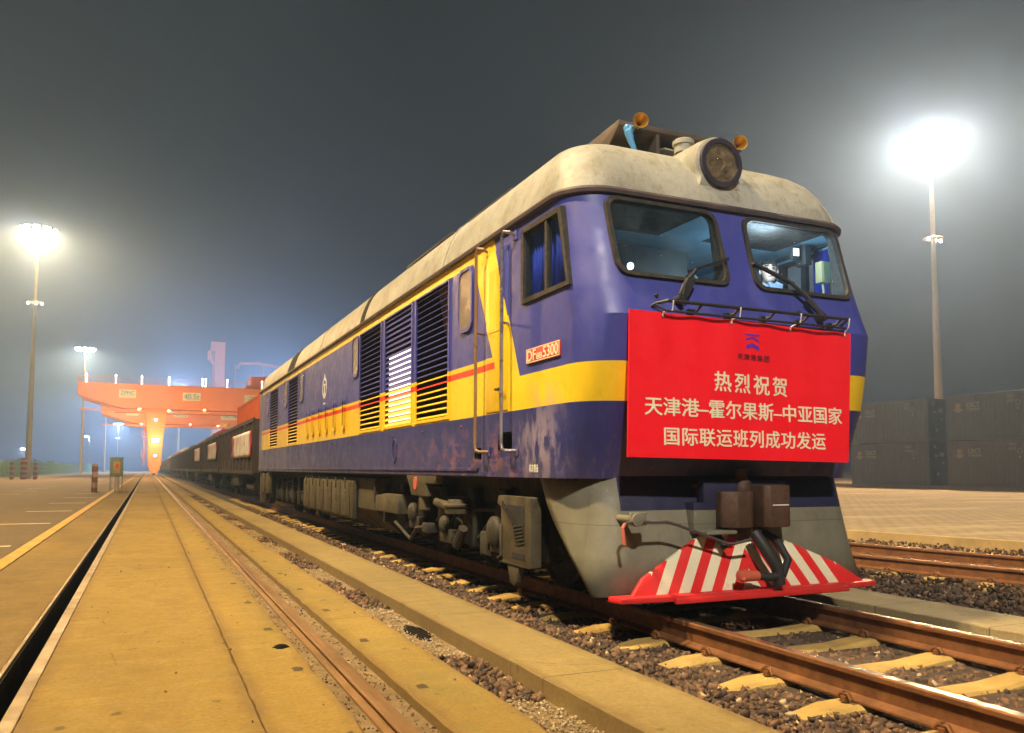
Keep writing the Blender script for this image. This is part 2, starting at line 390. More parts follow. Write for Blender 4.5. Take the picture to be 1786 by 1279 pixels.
M['brass'] = mat('brass_horn', (.62, .36, .03), .35, .6, var=.15)
M['valve_blue'] = mat('blue_valve', (.08, .30, .62), .45, var=.15)
M['acbox'] = mat('roof_unit_brown', (.085, .062, .045), .6, var=.25, dirt=(.16, .12, .08))
M['pink_handle'] = mat('red_lever_paint', (.55, .12, .07), .45, var=.2)
M['skin'] = mat('skin', (.46, .32, .25), .55, var=.05)
M['hair'] = mat('black_hair', (.006, .006, .006), .8, var=.2, spec=.08)
M['shirt'] = mat('pale_blue_shirt', (.30, .42, .62), .8, var=.08)
def glass_mat(name, tint, refl=.09, film=None, film_amt=0.):
    m = bpy.data.materials.new(name); m.use_nodes = True; t = m.node_tree; t.nodes.clear()
    out = t.nodes.new('ShaderNodeOutputMaterial'); tr = t.nodes.new('ShaderNodeBsdfTransparent'); tr.inputs[0].default_value = (*tint, 1)
    gl = t.nodes.new('ShaderNodeBsdfGlossy'); gl.inputs['Roughness'].default_value = .04
    lw = t.nodes.new('ShaderNodeLayerWeight'); lw.inputs[0].default_value = .5; fr_ = E(t, lw.outputs['Facing']).op('POWER', 4.0) * .55 + .035
    mx = t.nodes.new('ShaderNodeMixShader'); t.links.new(fr_.v, mx.inputs[0]); t.links.new(tr.outputs[0], mx.inputs[1]); t.links.new(gl.outputs[0], mx.inputs[2])
    last = mx.outputs[0]
    if film:
        df = t.nodes.new('ShaderNodeBsdfDiffuse'); df.inputs[0].default_value = (*film, 1)
        tc = t.nodes.new('ShaderNodeTexCoord'); f = ramp(t, noise(t, tc.outputs['Object'], 3, 7, .7), .4, .75) * film_amt + film_amt * .15
        m2 = t.nodes.new('ShaderNodeMixShader'); t.links.new(f.v, m2.inputs[0]); t.links.new(last, m2.inputs[1]); t.links.new(df.outputs[0], m2.inputs[2]); last = m2.outputs[0]
    t.links.new(last, out.inputs[0]); return m
M['glass'] = glass_mat('windscreen_glass', (.92, .97, 1), film=(.6, .75, .85), film_amt=.035)
M['sideglass'] = glass_mat('side_glass', (.85, .92, 1))
M['tan_glass'] = mat('tan_grey_pane', (.26, .20, .15), .22, var=.25, vscale=2, dirt=(.10, .07, .06), dirt_amt=.6)  # reflected tan-grey tone of the glass put into its base colour
M['lens'] = glass_mat('lamp_lens', (1, .95, .85), film=(.7, .6, .45), film_amt=.08)
M['reflector'] = mat('lamp_reflector', (.26, .225, .175), .16, .6, var=.6, vscale=12)
def crane_c(t, vec): return mixc(t, ramp(t, noise(t, vec, .25, 5), .35, .65), (.70, .15, .012), (.76, .19, .02))
M['crane'] = mat('crane_orange_paint', (.65, .17, .05), .5, var=.05, custom=crane_c)
M['crane_sign'] = mat('crane_sign_panel', (.62, .58, .40), .6, var=.03)
M['sign_grey'] = mat('dark_green_letters', (.10, .14, .11), .6, var=.03)
M['sign_yellow'] = mat('yellow_panel', (.80, .55, .03), .5, var=.05)
M['pole'] = mat('galvanised_pole', (.40, .36, .29), .55, .3, var=.1)
def lampmat(n, c, s): return mat(n, (.8, .8, .8), emit=c, estr=s)
M['lamp_white'] = lampmat('lit_floodlight', (1, .96, .90), 220)
M['lamp_warm'] = lampmat('lit_sodium_lamp', (1, .62, .22), 50)
M['lamp_small'] = lampmat('lit_small_lamp', (1, .90, .75), 18)
M['cab_lamp'] = lampmat('lit_cab_lamp', (.80, .93, 1), 2.5)
M['glow_panel'] = lampmat('louvre_glow', (1, .93, .86), 1.15)
M['red_lamp'] = lampmat('lit_red_lamp', (1, .05, .10), 8)
M['screen'] = lampmat('lit_display', (.85, 1, 1), 2.2)
M['wagon'] = mat('wagon_brown_paint', (.034, .021, .017), .65, var=.25, vscale=1.5, dirt=(.06, .03, .022), dirt_amt=.6, dscale=2, stretch=(1, 1, .35))
M['wagon_dark'] = mat('wagon_underframe', (.03, .024, .018), .8, var=.3)
M['c_orange'] = mat('orange_container_paint', (.62, .11, .02), .5, var=.12)
M['c_green'] = mat('green_container_paint', (.10, .19, .14), .55, var=.12)
M['c_tan'] = mat('tan_container_paint', (.46, .33, .16), .55, var=.12)
M['c_white'] = mat('white_container_paint', (.70, .66, .58), .55, var=.1)
M['c_red'] = mat('red_container_paint', (.42, .05, .04), .55, var=.12)
def banner_stripes(t, vec):
    x, y, z = xyz(t, vec)
    s = noise(t, vec, 2.4, 3, .5, (1, 1, .12))
    c = mixc(t, ramp(t, s, .40, .50), (.62, .20, .22), (.90, .86, .80))
    return mixc(t, ramp(t, y.abs(), 2.3, 2.9), c, (.55, .05, .08))
M['wbanner'] = mat('white_and_red_cloth', (.8, .7, .7), .45, var=.06, custom=banner_stripes)
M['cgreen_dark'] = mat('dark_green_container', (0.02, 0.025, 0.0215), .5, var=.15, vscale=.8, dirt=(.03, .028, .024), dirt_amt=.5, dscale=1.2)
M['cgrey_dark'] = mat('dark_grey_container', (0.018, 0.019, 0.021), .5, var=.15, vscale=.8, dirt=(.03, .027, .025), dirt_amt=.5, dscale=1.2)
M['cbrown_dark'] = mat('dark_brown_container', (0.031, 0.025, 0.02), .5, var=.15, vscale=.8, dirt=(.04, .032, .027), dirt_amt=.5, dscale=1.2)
M['mark'] = mat('pale_container_markings', (.16, .15, .13), .6, var=.05)
M['mark_tan'] = mat('tan_container_emblem', (.16, .11, .06), .6, var=.05)
M['fence'] = mat('green_mesh_fence', (.08, .21, .15), .6, var=.15)
M['leaf'] = mat('hedge_leaves', (.045, .10, .025), .7, var=.35, vscale=2)
M['cabinet'] = mat('cabinet_green_grey', (.17, .21, .16), .5, var=.12)
M['cab_yellow'] = mat('cabinet_panel_ochre', (.42, .28, .10), .55, var=.1)
def bollard_c(t, vec):
    x, y, z = xyz(t, vec); return mixc(t, (z + .05).mod(.5).lt(.25), (.30, .22, .15), (.17, .04, .028))
M['bollard'] = mat('striped_bollard_paint', (.6, .2, .2), .55, var=.1, custom=bollard_c)

# ================================================================== the setting
Y0, Y1 = -14.0, 430.0
def sheet(name, x0, x1, y0, y1, z, m, kind='structure'):
    mb = MB(); mb.add([(x0, y0, z), (x1, y0, z), (x1, y1, z), (x0, y1, z)], [(0, 1, 2, 3)])
    return tag(mb.build(name, m, origin=(0, 0, 0)), kind=kind)
def slabbox(name, x0, x1, z0, z1, m, y0=Y0, y1=Y1, bevel=.012):
    mb = MB(); mb.box(x0, x1, y0, y1, z0, z1)
    return tag(mb.build(name, m, origin=(0, 0, 0), bevel=bevel, seg=1), kind='structure')
sheet('ground', -480, 480, -190, 900, -.24, M['dirt'])
def rough_slab(name, x0, x1, z0, z1, m, seed, amp=.012):
    rg = np.random.default_rng(seed); ys = list(np.arange(Y0, 0, 1.0)) + list(np.arange(0, 22, .09)) + list(np.arange(22, 60, .8)) + [90, 160, 300, Y1]
    def jit(n):
        j = np.abs(rg.normal(size=n)) * amp * .35 + amp * 2.6 * (rg.random(n) > .93) * rg.random(n) + .004
        return np.convolve(j, [.25, .5, .25], 'same')
    a, b = jit(len(ys)), jit(len(ys)); w = rg.normal(size=(len(ys), 2)) * .0015
    mb = MB(); mb.loft([[(x0 + w[i, 0], y, z0), (x0 + w[i, 0], y, z1 - .5 * a[i] - .004), (x0 + a[i], y, z1), (x1 - b[i], y, z1), (x1 + w[i, 1], y, z1 - .5 * b[i] - .004), (x1 + w[i, 1], y, z0)] for i, y in enumerate(ys)])
    return tag(mb.build(name, m, origin=(0, 0, 0), angle=25), kind='structure')
slabbox('road', -400, -1.42, -.2, 0, M['road'], -150, 880)
rough_slab('concrete_apron', -1.418, -.70, -.2, .004, M['apron'], 1, .008)
slabbox('steel_edge', -.70, -.676, -.2, .010, M['steel_edge'], bevel=.003)
slabbox('trench_dark_lining', -.6755, -.668, -.24, -.006, M['trench'], bevel=0)  # added near-black sheet, the shade in the trench put into its colour
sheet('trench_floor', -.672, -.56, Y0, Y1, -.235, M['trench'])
slabbox('steel_edging', -.556, -.488, -.2, .006, M['steel_edge'], bevel=.003)
slabbox('trench_dark_lining', -.562, -.5565, -.24, -.006, M['trench'], bevel=0)  # same shade-coloured sheet on the opposite side
rough_slab('concrete_slab', -.486, .495, -.2, .008, M['slab'], 2, .008)
rough_slab('concrete_slab_edge', .503, .885, -.2, .006, M['slab_edge'], 3, .013)
sheet('gravel_recess', .885, 1.235, Y0, Y1, -.055, M['gravel_bed'])
rough_slab('concrete_strip', 1.235, 1.62, -.2, .002, M['strip_left'], 4, .014)
sheet('gravel_gutter', 1.62, 1.97, Y0, Y1, -.10, M['gravel_bed'])
rough_slab('walkway', 1.97, 2.50, -.2, .010, M['strip'], 5, .010)
sheet('ballast_bed', 2.50, 6.25, Y0, Y1, -.215, M['dirt'])
M['pale_strip'] = mat('pale_concrete', TAN, .85, var=0, bump=.3, custom=concrete_custom((.40, .32, .16), (.2, .15, .07), 1.1))
rough_slab('middle_walkway', 6.05, 6.75, -.24, -.10, M['pale_strip'], 9, .02)
# paved yard on the right, its kerb bends with the second track
KP = [(13.6, 4.2), (13.25, 6.2), (12.66, 8.58), (11.95, 11.57), (11.6, 15), (11.4, 22), (11.4, Y1)]
mb = MB(); n = len(KP)
mb.add([(x, y, .0) for x, y in KP] + [(x + .22, y, .0) for x, y in KP] + [(x, y, -.24) for x, y in KP], [(i, i + 1, n + i + 1, n + i) for i in range(n - 1)] + [(2 * n + i, 2 * n + i + 1, i + 1, i) for i in range(n - 1)])
mb.add([(x + .22, y, .0) for x, y in KP[:1]], [])
tag(mb.build('yard_kerb', M['kerb'], origin=(0, 0, 0)), kind='structure')
mb = MB(); mb.add([(x + .22, y, -.004) for x, y in KP] + [(400, y, -.004) for x, y in KP], [(i, n + i, n + i + 1, i + 1) for i in range(n - 1)])
tag(mb.build('yard_paving', M['paver'], origin=(0, 0, 0)), kind='structure')
# painted markings
mb = MB(); mb.add([(-1.60, Y0, .006), (-1.435, Y0, .006), (-1.435, Y1, .006), (-1.60, Y1, .006)], [(0, 1, 2, 3)])
tag(mb.build('yellow_line', M['yellow_line'], origin=(0, 0, 0)), kind='structure')
for k, y in enumerate([13.6, 18.9, 24.2, 29.6, 35.0, 40.4, 45.8, 51.2, 56.6]):
    for x1 in (-1.75, -4.9, -8.1):
        mb = MB(); mb.add([(x1 - 1.05, y, .006), (x1, y + .0, .006), (x1, y + .16, .006), (x1 - 1.05, y + .16, .006)], [(0, 1, 2, 3)])
        tag(mb.build('bay_marking', M['white_line'], origin=(0, 0, 0)), kind='structure')

# ------------------------------------------------------------ tracks
PROF = [(-.075, -.172), (.075, -.172), (.075, -.160), (.012, -.140), (.012, -.045), (.037, -.034), (.037, -.010), (.030, -.0005), (-.030, -.0005), (-.037, -.010), (-.037, -.034), (-.012, -.045), (-.012, -.140), (-.075, -.160)]
def rail(path, par, org):
    mb = MB(); loops = []
    for i, (x, y) in enumerate(path):
        a = Vector(path[max(i - 1, 0)]); b = Vector(path[min(i + 1, len(path) - 1)]); d = (b - a).normalized()
        loops.append([(x + px * d.y, y - px * d.x, pz) for px, pz in PROF])
    mb.loft(loops); n = len(PROF)
    top = [k for k, f in enumerate(mb.f) if len(f) == 4 and (f[0] % n) in (7,)]
    for k in top: mb.m[k] = 1
    return mb.build('rail', [M['rust'], M['railhead']], par, org, angle=25)
def sleeper(par, cx, cy, ang, org, detail):
    mb = MB(); L = 1.22; loops = []
    u = Vector((math.cos(ang), math.sin(ang), 0)); w = Vector((-u.y, u.x, 0))
    for s, zt in ((-L, -.212), (-1.0, -.180), (-.62, -.172), (-.3, -.198), (.3, -.198), (.62, -.172), (1.0, -.180), (L, -.212)):
        c = Vector((cx, cy, 0)) + u * s; hw = .105 if abs(s) < 1.1 else .085
        loops.append([tuple(c + w * a + Vector((0, 0, z))) for a, z in ((-hw - .03, -.30), (-hw, zt - .018), (-hw + .025, zt), (hw - .025, zt), (hw, zt - .018), (hw + .03, -.30))])
    mb.loft(loops); o = mb.build('sleeper', M['sleeper'], par, org, angle=28)
    if detail:
        for s in (-.752, .752):
            for q in (-.11, .11):
                mb = MB(); c = Vector((cx, cy, -.155)) + u * (s + q)
                mb.tube([c + w * -.05, c + w * -.03 + Vector((0, 0, .03)), c + w * .02 + Vector((0, 0, .03)), c + w * .05], .013, 6)
                mb.lathe(c + Vector((0, 0, -.015)), (0, 0, 1), [(0, .026), (.03, .026), (.032, .014), (.06, .014)], 6)
                mb.build('rail_clip', M['rust'], o, org)
    return o
TC = 4.47
t1 = thing('railway_track', 'rusty railway track on concrete sleepers that the locomotive stands on', 'railway track', (TC, 5, -.24))
for s in (-.752, .752): rail([(TC + s, Y0), (TC + s, 60), (TC + s, Y1)], t1, None)
for k in range(60): sleeper(t1, TC, 1.05 + k * .62 + random.uniform(-.02, .02), random.uniform(-.01, .01), None, k < 12)
T2 = [(10.6, 2.0), (10.28, 4.4), (9.92, 6.21), (9.5, 8.39), (9.18, 11), (9.0, 15), (8.95, 22), (8.95, 60), (8.95, Y1)]
def smooth_path(P, step=.6):
    out = []
    for i in range(len(P) - 1):
        p0, p1, p2, p3 = P[max(i - 1, 0)], P[i], P[i + 1], P[min(i + 2, len(P) - 1)]
        if i > len(P) - 4: out.append(p1); continue
        for k in range(6):
            t = k / 6; out.append(tuple(.5 * ((2 * b) + (-a + c) * t + (2 * a - 5 * b + 4 * c - d) * t * t + (-a + 3 * b - 3 * c + d) * t ** 3) for a, b, c, d in zip(p0, p1, p2, p3)))
    return out + [P[-1]]
t2 = thing('railway_track', 'empty second railway track curving along the kerb of the paved yard', 'railway track', (9.5, 8, -.24))
sp = smooth_path(T2)
def offs(P, s):
    out = []
    for i, (x, y) in enumerate(P):
        a = Vector(P[max(i - 1, 0)]); b = Vector(P[min(i + 1, len(P) - 1)]); d = (b - a).normalized(); out.append((x + s * d.y, y - s * d.x))
    return out
for s in (-.752, .752): rail(offs(sp, s), t2, None)
def at_len(P, L):
    for i in range(len(P) - 1):
        a, b = Vector(P[i]), Vector(P[i + 1]); d = (b - a).length
        if L <= d: q = a + (b - a) * L / d; dd = (b - a).normalized(); return q.x, q.y, math.atan2(-dd.x, dd.y)
        L -= d
for k in range(40):
    x, y, an = at_len(sp, .4 + k * .62); sleeper(t2, x, y, an, None, 4 < k < 20)
# fishplate at the rail joint of the second track
mb = MB()
x, y, an = at_len(offs(sp, .752), 7.9); d = Vector((-math.sin(an), math.cos(an), 0)); w = Vector((d.y, -d.x, 0))
mb.obox(Vector((x, y, -.09)) - w * .028, d * .28, w * .014, (0, 0, .045))
for k in range(4): mb.lathe(Vector((x, y, -.09)) + d * (-.2 + .13 * k) - w * .04, -w, [(0, .022), (.03, .022)], 6)
mb.build('fishplate', M['rust'], t2)
# crane rail in its recess
mb = MB(); cr = [(-.07, -.054), (.07, -.054), (.07, -.04), (.025, -.03), (.04, -.012), (.04, -.004), (.033, .004), (-.033, .004), (-.04, -.004), (-.04, -.012), (-.025, -.03), (-.07, -.04)]
mb.loft([[(1.06 + a, y, b) for a, b in cr] for y in (Y0, Y1)])
tag(mb.build('crane_rail', M['crane_rail'], origin=(1.06, 0, -.055), angle=25), 'single brown crane rail lying in the gravel recess of the concrete', 'crane rail')

# ------------------------------------------------------------ loose stones
def stones(name, label, pts, sizes, m, seed):
    rng = np.random.default_rng(seed)
    bm = bmesh.new(); bmesh.ops.create_cube(bm, size=1.25); bmesh.ops.triangulate(bm, faces=bm.faces)
    bv = np.array([v.co[:] for v in bm.verts]); bf = np.array([[v.index for v in f.verts] for f in bm.faces]); bm.free()
    N = len(pts); nv = len(bv)
    V = np.empty((N, nv, 3))
    for i in range(N):
        a = rng.normal(size=(3, 3)); q, _ = np.linalg.qr(a)
        sc = sizes[i] * rng.uniform(.45, 1.25, 3)
        V[i] = (bv * rng.uniform(.5, 1.2, (nv, 1)) + rng.normal(size=(nv, 3)) * .14) @ (q * sc) @ np.linalg.qr(rng.normal(size=(3, 3)))[0] + pts[i]
    F = (bf[None] + (np.arange(N) * nv)[:, None, None]).reshape(-1, 3)
    me = bpy.data.meshes.new(name); V = V.reshape(-1, 3)
    me.vertices.add(len(V)); me.vertices.foreach_set('co', V.ravel()); me.loops.add(F.size); me.loops.foreach_set('vertex_index', F.ravel().astype(np.int32))
    me.polygons.add(len(F)); me.polygons.foreach_set('loop_start', (np.arange(len(F)) * 3).astype(np.int32)); me.update(calc_edges=True); me.validate()
    me.materials.append(m); ob = bpy.data.objects.new(name, me); C.objects.link(ob)
    return tag(ob, label, kind='stuff')
rng = np.random.default_rng(3)
def scatter(n, xlo, xhi, ylo, yhi, power=2.0):
    y = ylo + (yhi - ylo) * rng.random(n) ** power; x = xlo + (xhi - xlo) * rng.random(n); return x, y
x, y = scatter(46000, 2.47, 6.05, 1.9, 30, 2.1)
ph = ((y - 1.05) / .62) % 1.0; onsl = (np.abs(ph - .5) > .36) & (np.abs(x - TC) < 1.2)
keep = ~(onsl & (rng.random(len(x)) > .03)) & (np.abs(np.abs(x - TC) - .752) > .085)
x, y = x[keep], y[keep]
edge = np.clip((np.abs(x - TC) - 1.3) / .5, 0, 1)
z = -.232 + .03 * rng.random(len(x)) - .012 * (np.abs(x - TC) < .7) + .07 * edge * rng.random(len(x))
stones('ballast', 'brown crushed stone ballast round the sleepers', np.stack([x, y, z], 1), np.clip(.020 * np.exp(.40 * rng.normal(size=len(x))), .008, .045), M['stone'], 1)
x, y = scatter(14000, 6.66, 13.0, 3.0, 22, 1.5)
xk = np.interp(y, [q[1] for q in KP], [q[0] for q in KP]); xt = np.interp(y, [q[1] for q in sp], [q[0] for q in sp])
keep = (x < xk - .03) & (np.abs(np.abs(x - xt) - .752) > .10); x, y, xt, xk = x[keep], y[keep], xt[keep], xk[keep]
z = -.215 + .04 * rng.random(len(x)) + .05 * (np.abs(x - xt) > 1.3)
stones('ballast', 'brown crushed stone ballast round the second track', np.stack([x, y, z], 1), np.clip(.026 * np.exp(.35 * rng.normal(size=len(x))), .012, .05), M['stone'], 2)
x, y = scatter(7000, 1.63, 1.96, 2.2, 40, 2.2)
cl = np.sin(y * 1.9 + 3 * x) + .6 * np.sin(y * 4.3 + 1.0) > .15
dk = cl | (x < 1.72)
stones('gutter_stones', 'dark crushed stone lying in the gutter between concrete strips', np.stack([x, y, -.10 + .02 * rng.random(len(x))], 1)[dk], rng.uniform(.013, .036, dk.sum()), M['stone'], 4)
x, y = scatter(6000, 1.66, 1.96, 2.2, 24, 2.0); pk = ~(np.sin(y * 1.9 + 3 * x) + .6 * np.sin(y * 4.3 + 1.0) > .35)
stones('gutter_gravel', 'pale fine gravel lying in the gutter between concrete strips', np.stack([x, y, -.10 + .012 * rng.random(len(x))], 1)[pk], rng.uniform(.005, .013, pk.sum()), M['pebble'], 5)
x, y = scatter(3000, .89, 1.23, 2.2, 20, 2.0); nk = np.abs(x - 1.06) > .08
stones('recess_grit', 'small brown grit lying in the crane rail recess', np.stack([x, y, -.055 + .004 * rng.random(len(x))], 1)[nk], rng.uniform(.003, .010, nk.sum()), M['stone'], 6)
x, y = scatter(420, -.45, 1.60, 2.0, 26, 1.6); nk = (x < .87) | (x > 1.25); nk &= (np.abs(x - .5) < .05) | (x > 1.5) | (x > .78) & (x < .87) | (rng.random(len(x)) > .75)
stones('slab_grit', 'scattered small grit lying on the concrete slabs', np.stack([x, y, .010 + 0 * x], 1)[nk], rng.uniform(.003, .011, nk.sum()), M['stone'], 8)
# a flat near-black heap by the walkway and a small one on the slab edge
mb = MB(); rr = random.Random(5)
def blob(cx, cy, z, rx, ry, h):
    N = 14; loops = []
    for a, q in ((1, 0), (.85, .35), (.55, .75), (.2, 1)):
        loops.append([(cx + rx * a * math.cos(2 * math.pi * i / N) * (1 + .2 * math.sin(3 * i)), cy + ry * a * math.sin(2 * math.pi * i / N) * (1 + .15 * math.cos(5 * i)), z + h * q * (1 + .2 * math.sin(2.3 * i))) for i in range(N)])
    mb.loft(loops)
blob(1.88, 5.95, -.10, .08, .30, .03)
tag(mb.build('black_heap', LUMP_BLACK, origin=(1.86, 5.95, -.1), angle=60), 'flat black heap lying against the concrete walkway', 'dirt heap')
mb = MB(); blob(.80, 5.34, .005, .05, .055, .018)
tag(mb.build('dirt_lump', LUMP_BLACK, origin=(.80, 5.34, .005), angle=60), 'small dark lump lying on the edge of the concrete slab', 'dirt lump')

# ================================================================== the locomotive
XC = LO[0] + .025; HW = 1.485; SX = XC - HW
loco = thing('diesel_locomotive', 'blue and yellow diesel locomotive with grey roof and red banner on its nose', 'locomotive', LO)
def plan(hw, yf, yb, r, z, n=9):
    pts = []
    for cx, cy, a in ((hw - r, yf + r, 270), (hw - r, yb - r, 0), (-hw + r, yb - r, 90), (-hw + r, yf + r, 180)):
        for k in range(n + 1):
            t = R(a + 90 * k / n); pts.append((XC + cx + r * math.cos(t), cy + r * math.sin(t), z))
    return pts
FP = [(1.05, 5.54), (1.3, 5.45), (1.645, 5.31), (1.945, 5.25), (2.30, 5.205), (2.62, 5.325), (3.0, 5.445), (3.34, 5.535)]
def yfront(z):
    for (a, b), (c, d) in zip(FP, FP[1:]):
        if z <= c: return b + (d - b) * (z - a) / (c - a)
    return FP[-1][1]
mb = MB(); mb.loft([plan(HW, y, 25.3, .36, z) for z, y in FP])
body = mb.build('body', M['livery'], loco, angle=20)
# cutters: cab cavity, windows, louvre bays, step holes
w1 = rpoly([(-1.19, 3.275), (-.17, 3.275), (-.16, 2.655), (-1.18, 2.655)], .11)
w2 = rpoly([(.17, 3.275), (1.19, 3.275), (1.18, 2.655), (.16, 2.655)], .11)
LOUV = [(8.40, 9.60, 1.69, 3.205), (9.77, 11.05, 1.69, 3.205), (11.25, 12.50, 1.69, 3.205), (18.25, 19.60, 1.66, 3.18), (21.25, 22.75, 1.66, 3.18)]
sw = [(6.45, 3.22), (5.74, 3.22), (5.59, 2.585), (6.45, 2.585)]
def shrink(P, d):
    c = Vector((sum(p[0] for p in P) / len(P), sum(p[1] for p in P) / len(P)))
    return [tuple(Vector(p) + (c - Vector(p)).normalized() * d) for p in P]
cuts = []; cm = []
c = MB(); c.prism([(5.43, 2.05), (5.39, 2.30), (5.62, 3.27), (7.5, 3.27), (7.5, 2.05)], 'x', XC - 1.08, XC + 1.08); cuts.append(c); cm.append(M['cab'])
c = MB(); c.prism([(-1.08, 5.41), (1.08, 5.41), (1.20, 5.43), (1.305, 5.505), (1.375, 5.62), (1.40, 5.75), (1.40, 7.501), (-1.40, 7.501), (-1.40, 5.75), (-1.375, 5.62), (-1.305, 5.505), (-1.20, 5.43)], 'z', 2.051, 3.269); c.v = [(XC + a, b + (.0 if d < 2.5 else .15) * (b < 6), d) for a, b, d in c.v]; cuts.append(c); cm.append(M['cab'])
for w in (w1, w2):
    c = MB(); c.prism([(XC + a, b) for a, b in w], 'y', 5.0, 6.2); cuts.append(c); cm.append(M['frame_dark'])
for s in (-1, 1):
    c = MB(); c.prism(sw, 'x', XC + s * 1.2, XC + s * 1.6); cuts.append(c); cm.append(M['frame_dark'])
for a, b, z0, z1 in LOUV:
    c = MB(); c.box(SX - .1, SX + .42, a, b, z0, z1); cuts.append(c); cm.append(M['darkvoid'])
for y0, y1, z0, z1 in ((6.69, 7.02, 1.27, 1.46), (7.42, 7.62, 1.20, 1.33)):
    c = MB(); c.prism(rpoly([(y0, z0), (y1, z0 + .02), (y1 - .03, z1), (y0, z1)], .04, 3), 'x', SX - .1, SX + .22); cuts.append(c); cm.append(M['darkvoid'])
boolean(body, cuts, cm)
body.data.polygons.foreach_set('use_smooth', [True] * len(body.data.polygons)); body.data.set_sharp_from_angle(angle=R(20))

def fmap(off=0.):
    return lambda p, d=0.: (XC + p[0], yfront(p[1]) - off - d, p[1])
# windscreens
for w in (w1, w2):
    mb = MB(); f = fmap()
    big = [((p[0] - cx) * 1.065 + cx, (p[1] - cz) * 1.10 + cz) for cx, cz in [((w[0][0] + w[len(w) // 2][0]) / 2, 2.965)] for p in w]
    fr = ring(big, w, f, -.02, .028).build('windscreen_frame', M['frame_dark'], loco, angle=40)
    mb = MB(); mb.loft([[f(p, -.012) for p in w], [f(p, -.006) for p in w]])
    mb.build('pane', M['glass'], fr)
# side windows with curtains
for s in (-1, 1):
    X0 = XC + s * HW
    g = lambda p, d, s=s, X0=X0: (X0 + s * d, p[0], p[1])
    fr = ring(shrink(sw, -.03), shrink(sw, .035), g, -.05, .018).build('side_window_frame', M['frame_dark'], loco)
    mb = MB(); mb.box(min(X0 - s * .04, X0 + s * .012), max(X0 - s * .04, X0 + s * .012), 5.97, 6.01, 2.6, 3.2); mb.build('window_divider', M['frame_dark'], fr)
    mb = MB(); mb.prism(shrink(sw, .03), 'x', X0 - s * .012, X0 - s * .007); mb.build('pane', M['sideglass'], fr)
    mb = MB()
    for y0, y1 in (((5.72, 6.0), (6.03, 6.44)) if s < 0 else ((5.76, 5.94),)):
        pr = [(X0 - s * (.085 + .018 * math.sin(k * 1.15)), y0 + (y1 - y0) * k / 40) for k in range(41)]
        mb.loft([[(a, b, z) for a, b in pr] for z in (2.50, 3.24)], cap=False, closed=False)
    cu = mb.build('curtain', M['curtain'], loco)
    md = cu.modifiers.new('thick', 'SOLIDIFY'); md.thickness = .006
# cab interior
mb = MB(); mb.box(XC - 1.3, XC + 1.3, 5.45, 5.95, 2.06, 2.50)
mb.box(XC - .75, XC - .45, 5.55, 5.85, 2.50, 2.66); mb.box(XC - .30, XC + .05, 5.6, 5.9, 2.5, 2.62)
desk = mb.build('control_desk', M['cabdark'], loco, bevel=.02)
mb = MB(); mb.lathe((XC - .33, 5.62, 2.70), (.2, -1, .1), [(0, .065), (.05, .07), (.06, .05)], 14); mb.tube([(XC - .33, 5.65, 2.5), (XC - .33, 5.64, 2.7)], .02)
mb.build('gauge', M['cabdark'], desk)
mb = MB(); mb.box(XC - 1.36, XC + 1.36, 7.40, 7.46, 2.06, 3.26); mb.box(XC - .35, XC + .35, 7.36, 7.40, 2.06, 3.1)
mb.build('rear_bulkhead', M['cab'], loco, bevel=.01)
mb = MB(); mb.box(XC - 1.2, XC + .20, 6.35, 7.38, 2.06, 3.20)  # added dark block, keeps the view through the left windscreen dark
mb.build('dark_cab_block', mat('dark_teal_block', (.022, .036, .042), .5, var=.1), loco, bevel=.01)
mb = MB(); mb.box(XC + 1.16, XC + 1.24, 5.82, 5.95, 3.06, 3.255)
mb.build('radio_cabinet', M['cabdark'], loco, bevel=.01)
mb = MB(); mb.box(XC + 1.04, XC + 1.14, 5.86, 5.90, 3.11, 3.24); u = mb.build('display_unit', M['cabdark'], loco, bevel=.008)
mb = MB(); mb.box(XC + 1.05, XC + 1.115, 5.852, 5.858, 3.145, 3.215); mb.build('screen', M['screen'], u)
mb = MB(); mb.box(XC + 1.22, XC + 1.33, 5.68, 5.76, 2.87, 3.07); mb.tube([(XC + 1.27, 5.72, 2.88), (XC + 1.27, 5.71, 2.78), (XC + 1.2, 5.7, 2.7)], .012)
mb.build('equipment_box', mat('pale_yellow_box', (.55, .52, .28), .5, var=.08), loco, bevel=.015)
mb = MB(); mb.lathe((XC - .76, 5.85, 2.85), (0, 0, 1), [(-.03, .01), (-.022, .024), (0, .03), (.022, .024), (.03, .01)], 16)
mb.build('cab_lamp', M['cab_lamp'], loco)
mb = MB(); mb.box(XC + 1.30, XC + 1.378, 5.6, 7.3, 2.5, 2.56); mb.box(XC + 1.33, XC + 1.378, 5.7, 7.3, 3.24, 3.262); mb.box(XC + 1.32, XC + 1.378, 6.46, 6.62, 2.06, 3.24); mb.box(XC + 1.33, XC + 1.378, 6.0, 6.06, 2.5, 3.24)
mb.build('side_window_trim', M['cabdark'], loco)
L = bpy.data.objects.new('cab_light', bpy.data.lights.new('cab_light', 'POINT')); C.objects.link(L); L.parent = loco
L.location = Vector((XC + .62, 5.74, 3.10)) - Vector(LO); L.data.energy = 18; L.data.color = (.68, .88, 1.0); L.data.shadow_soft_size = .2

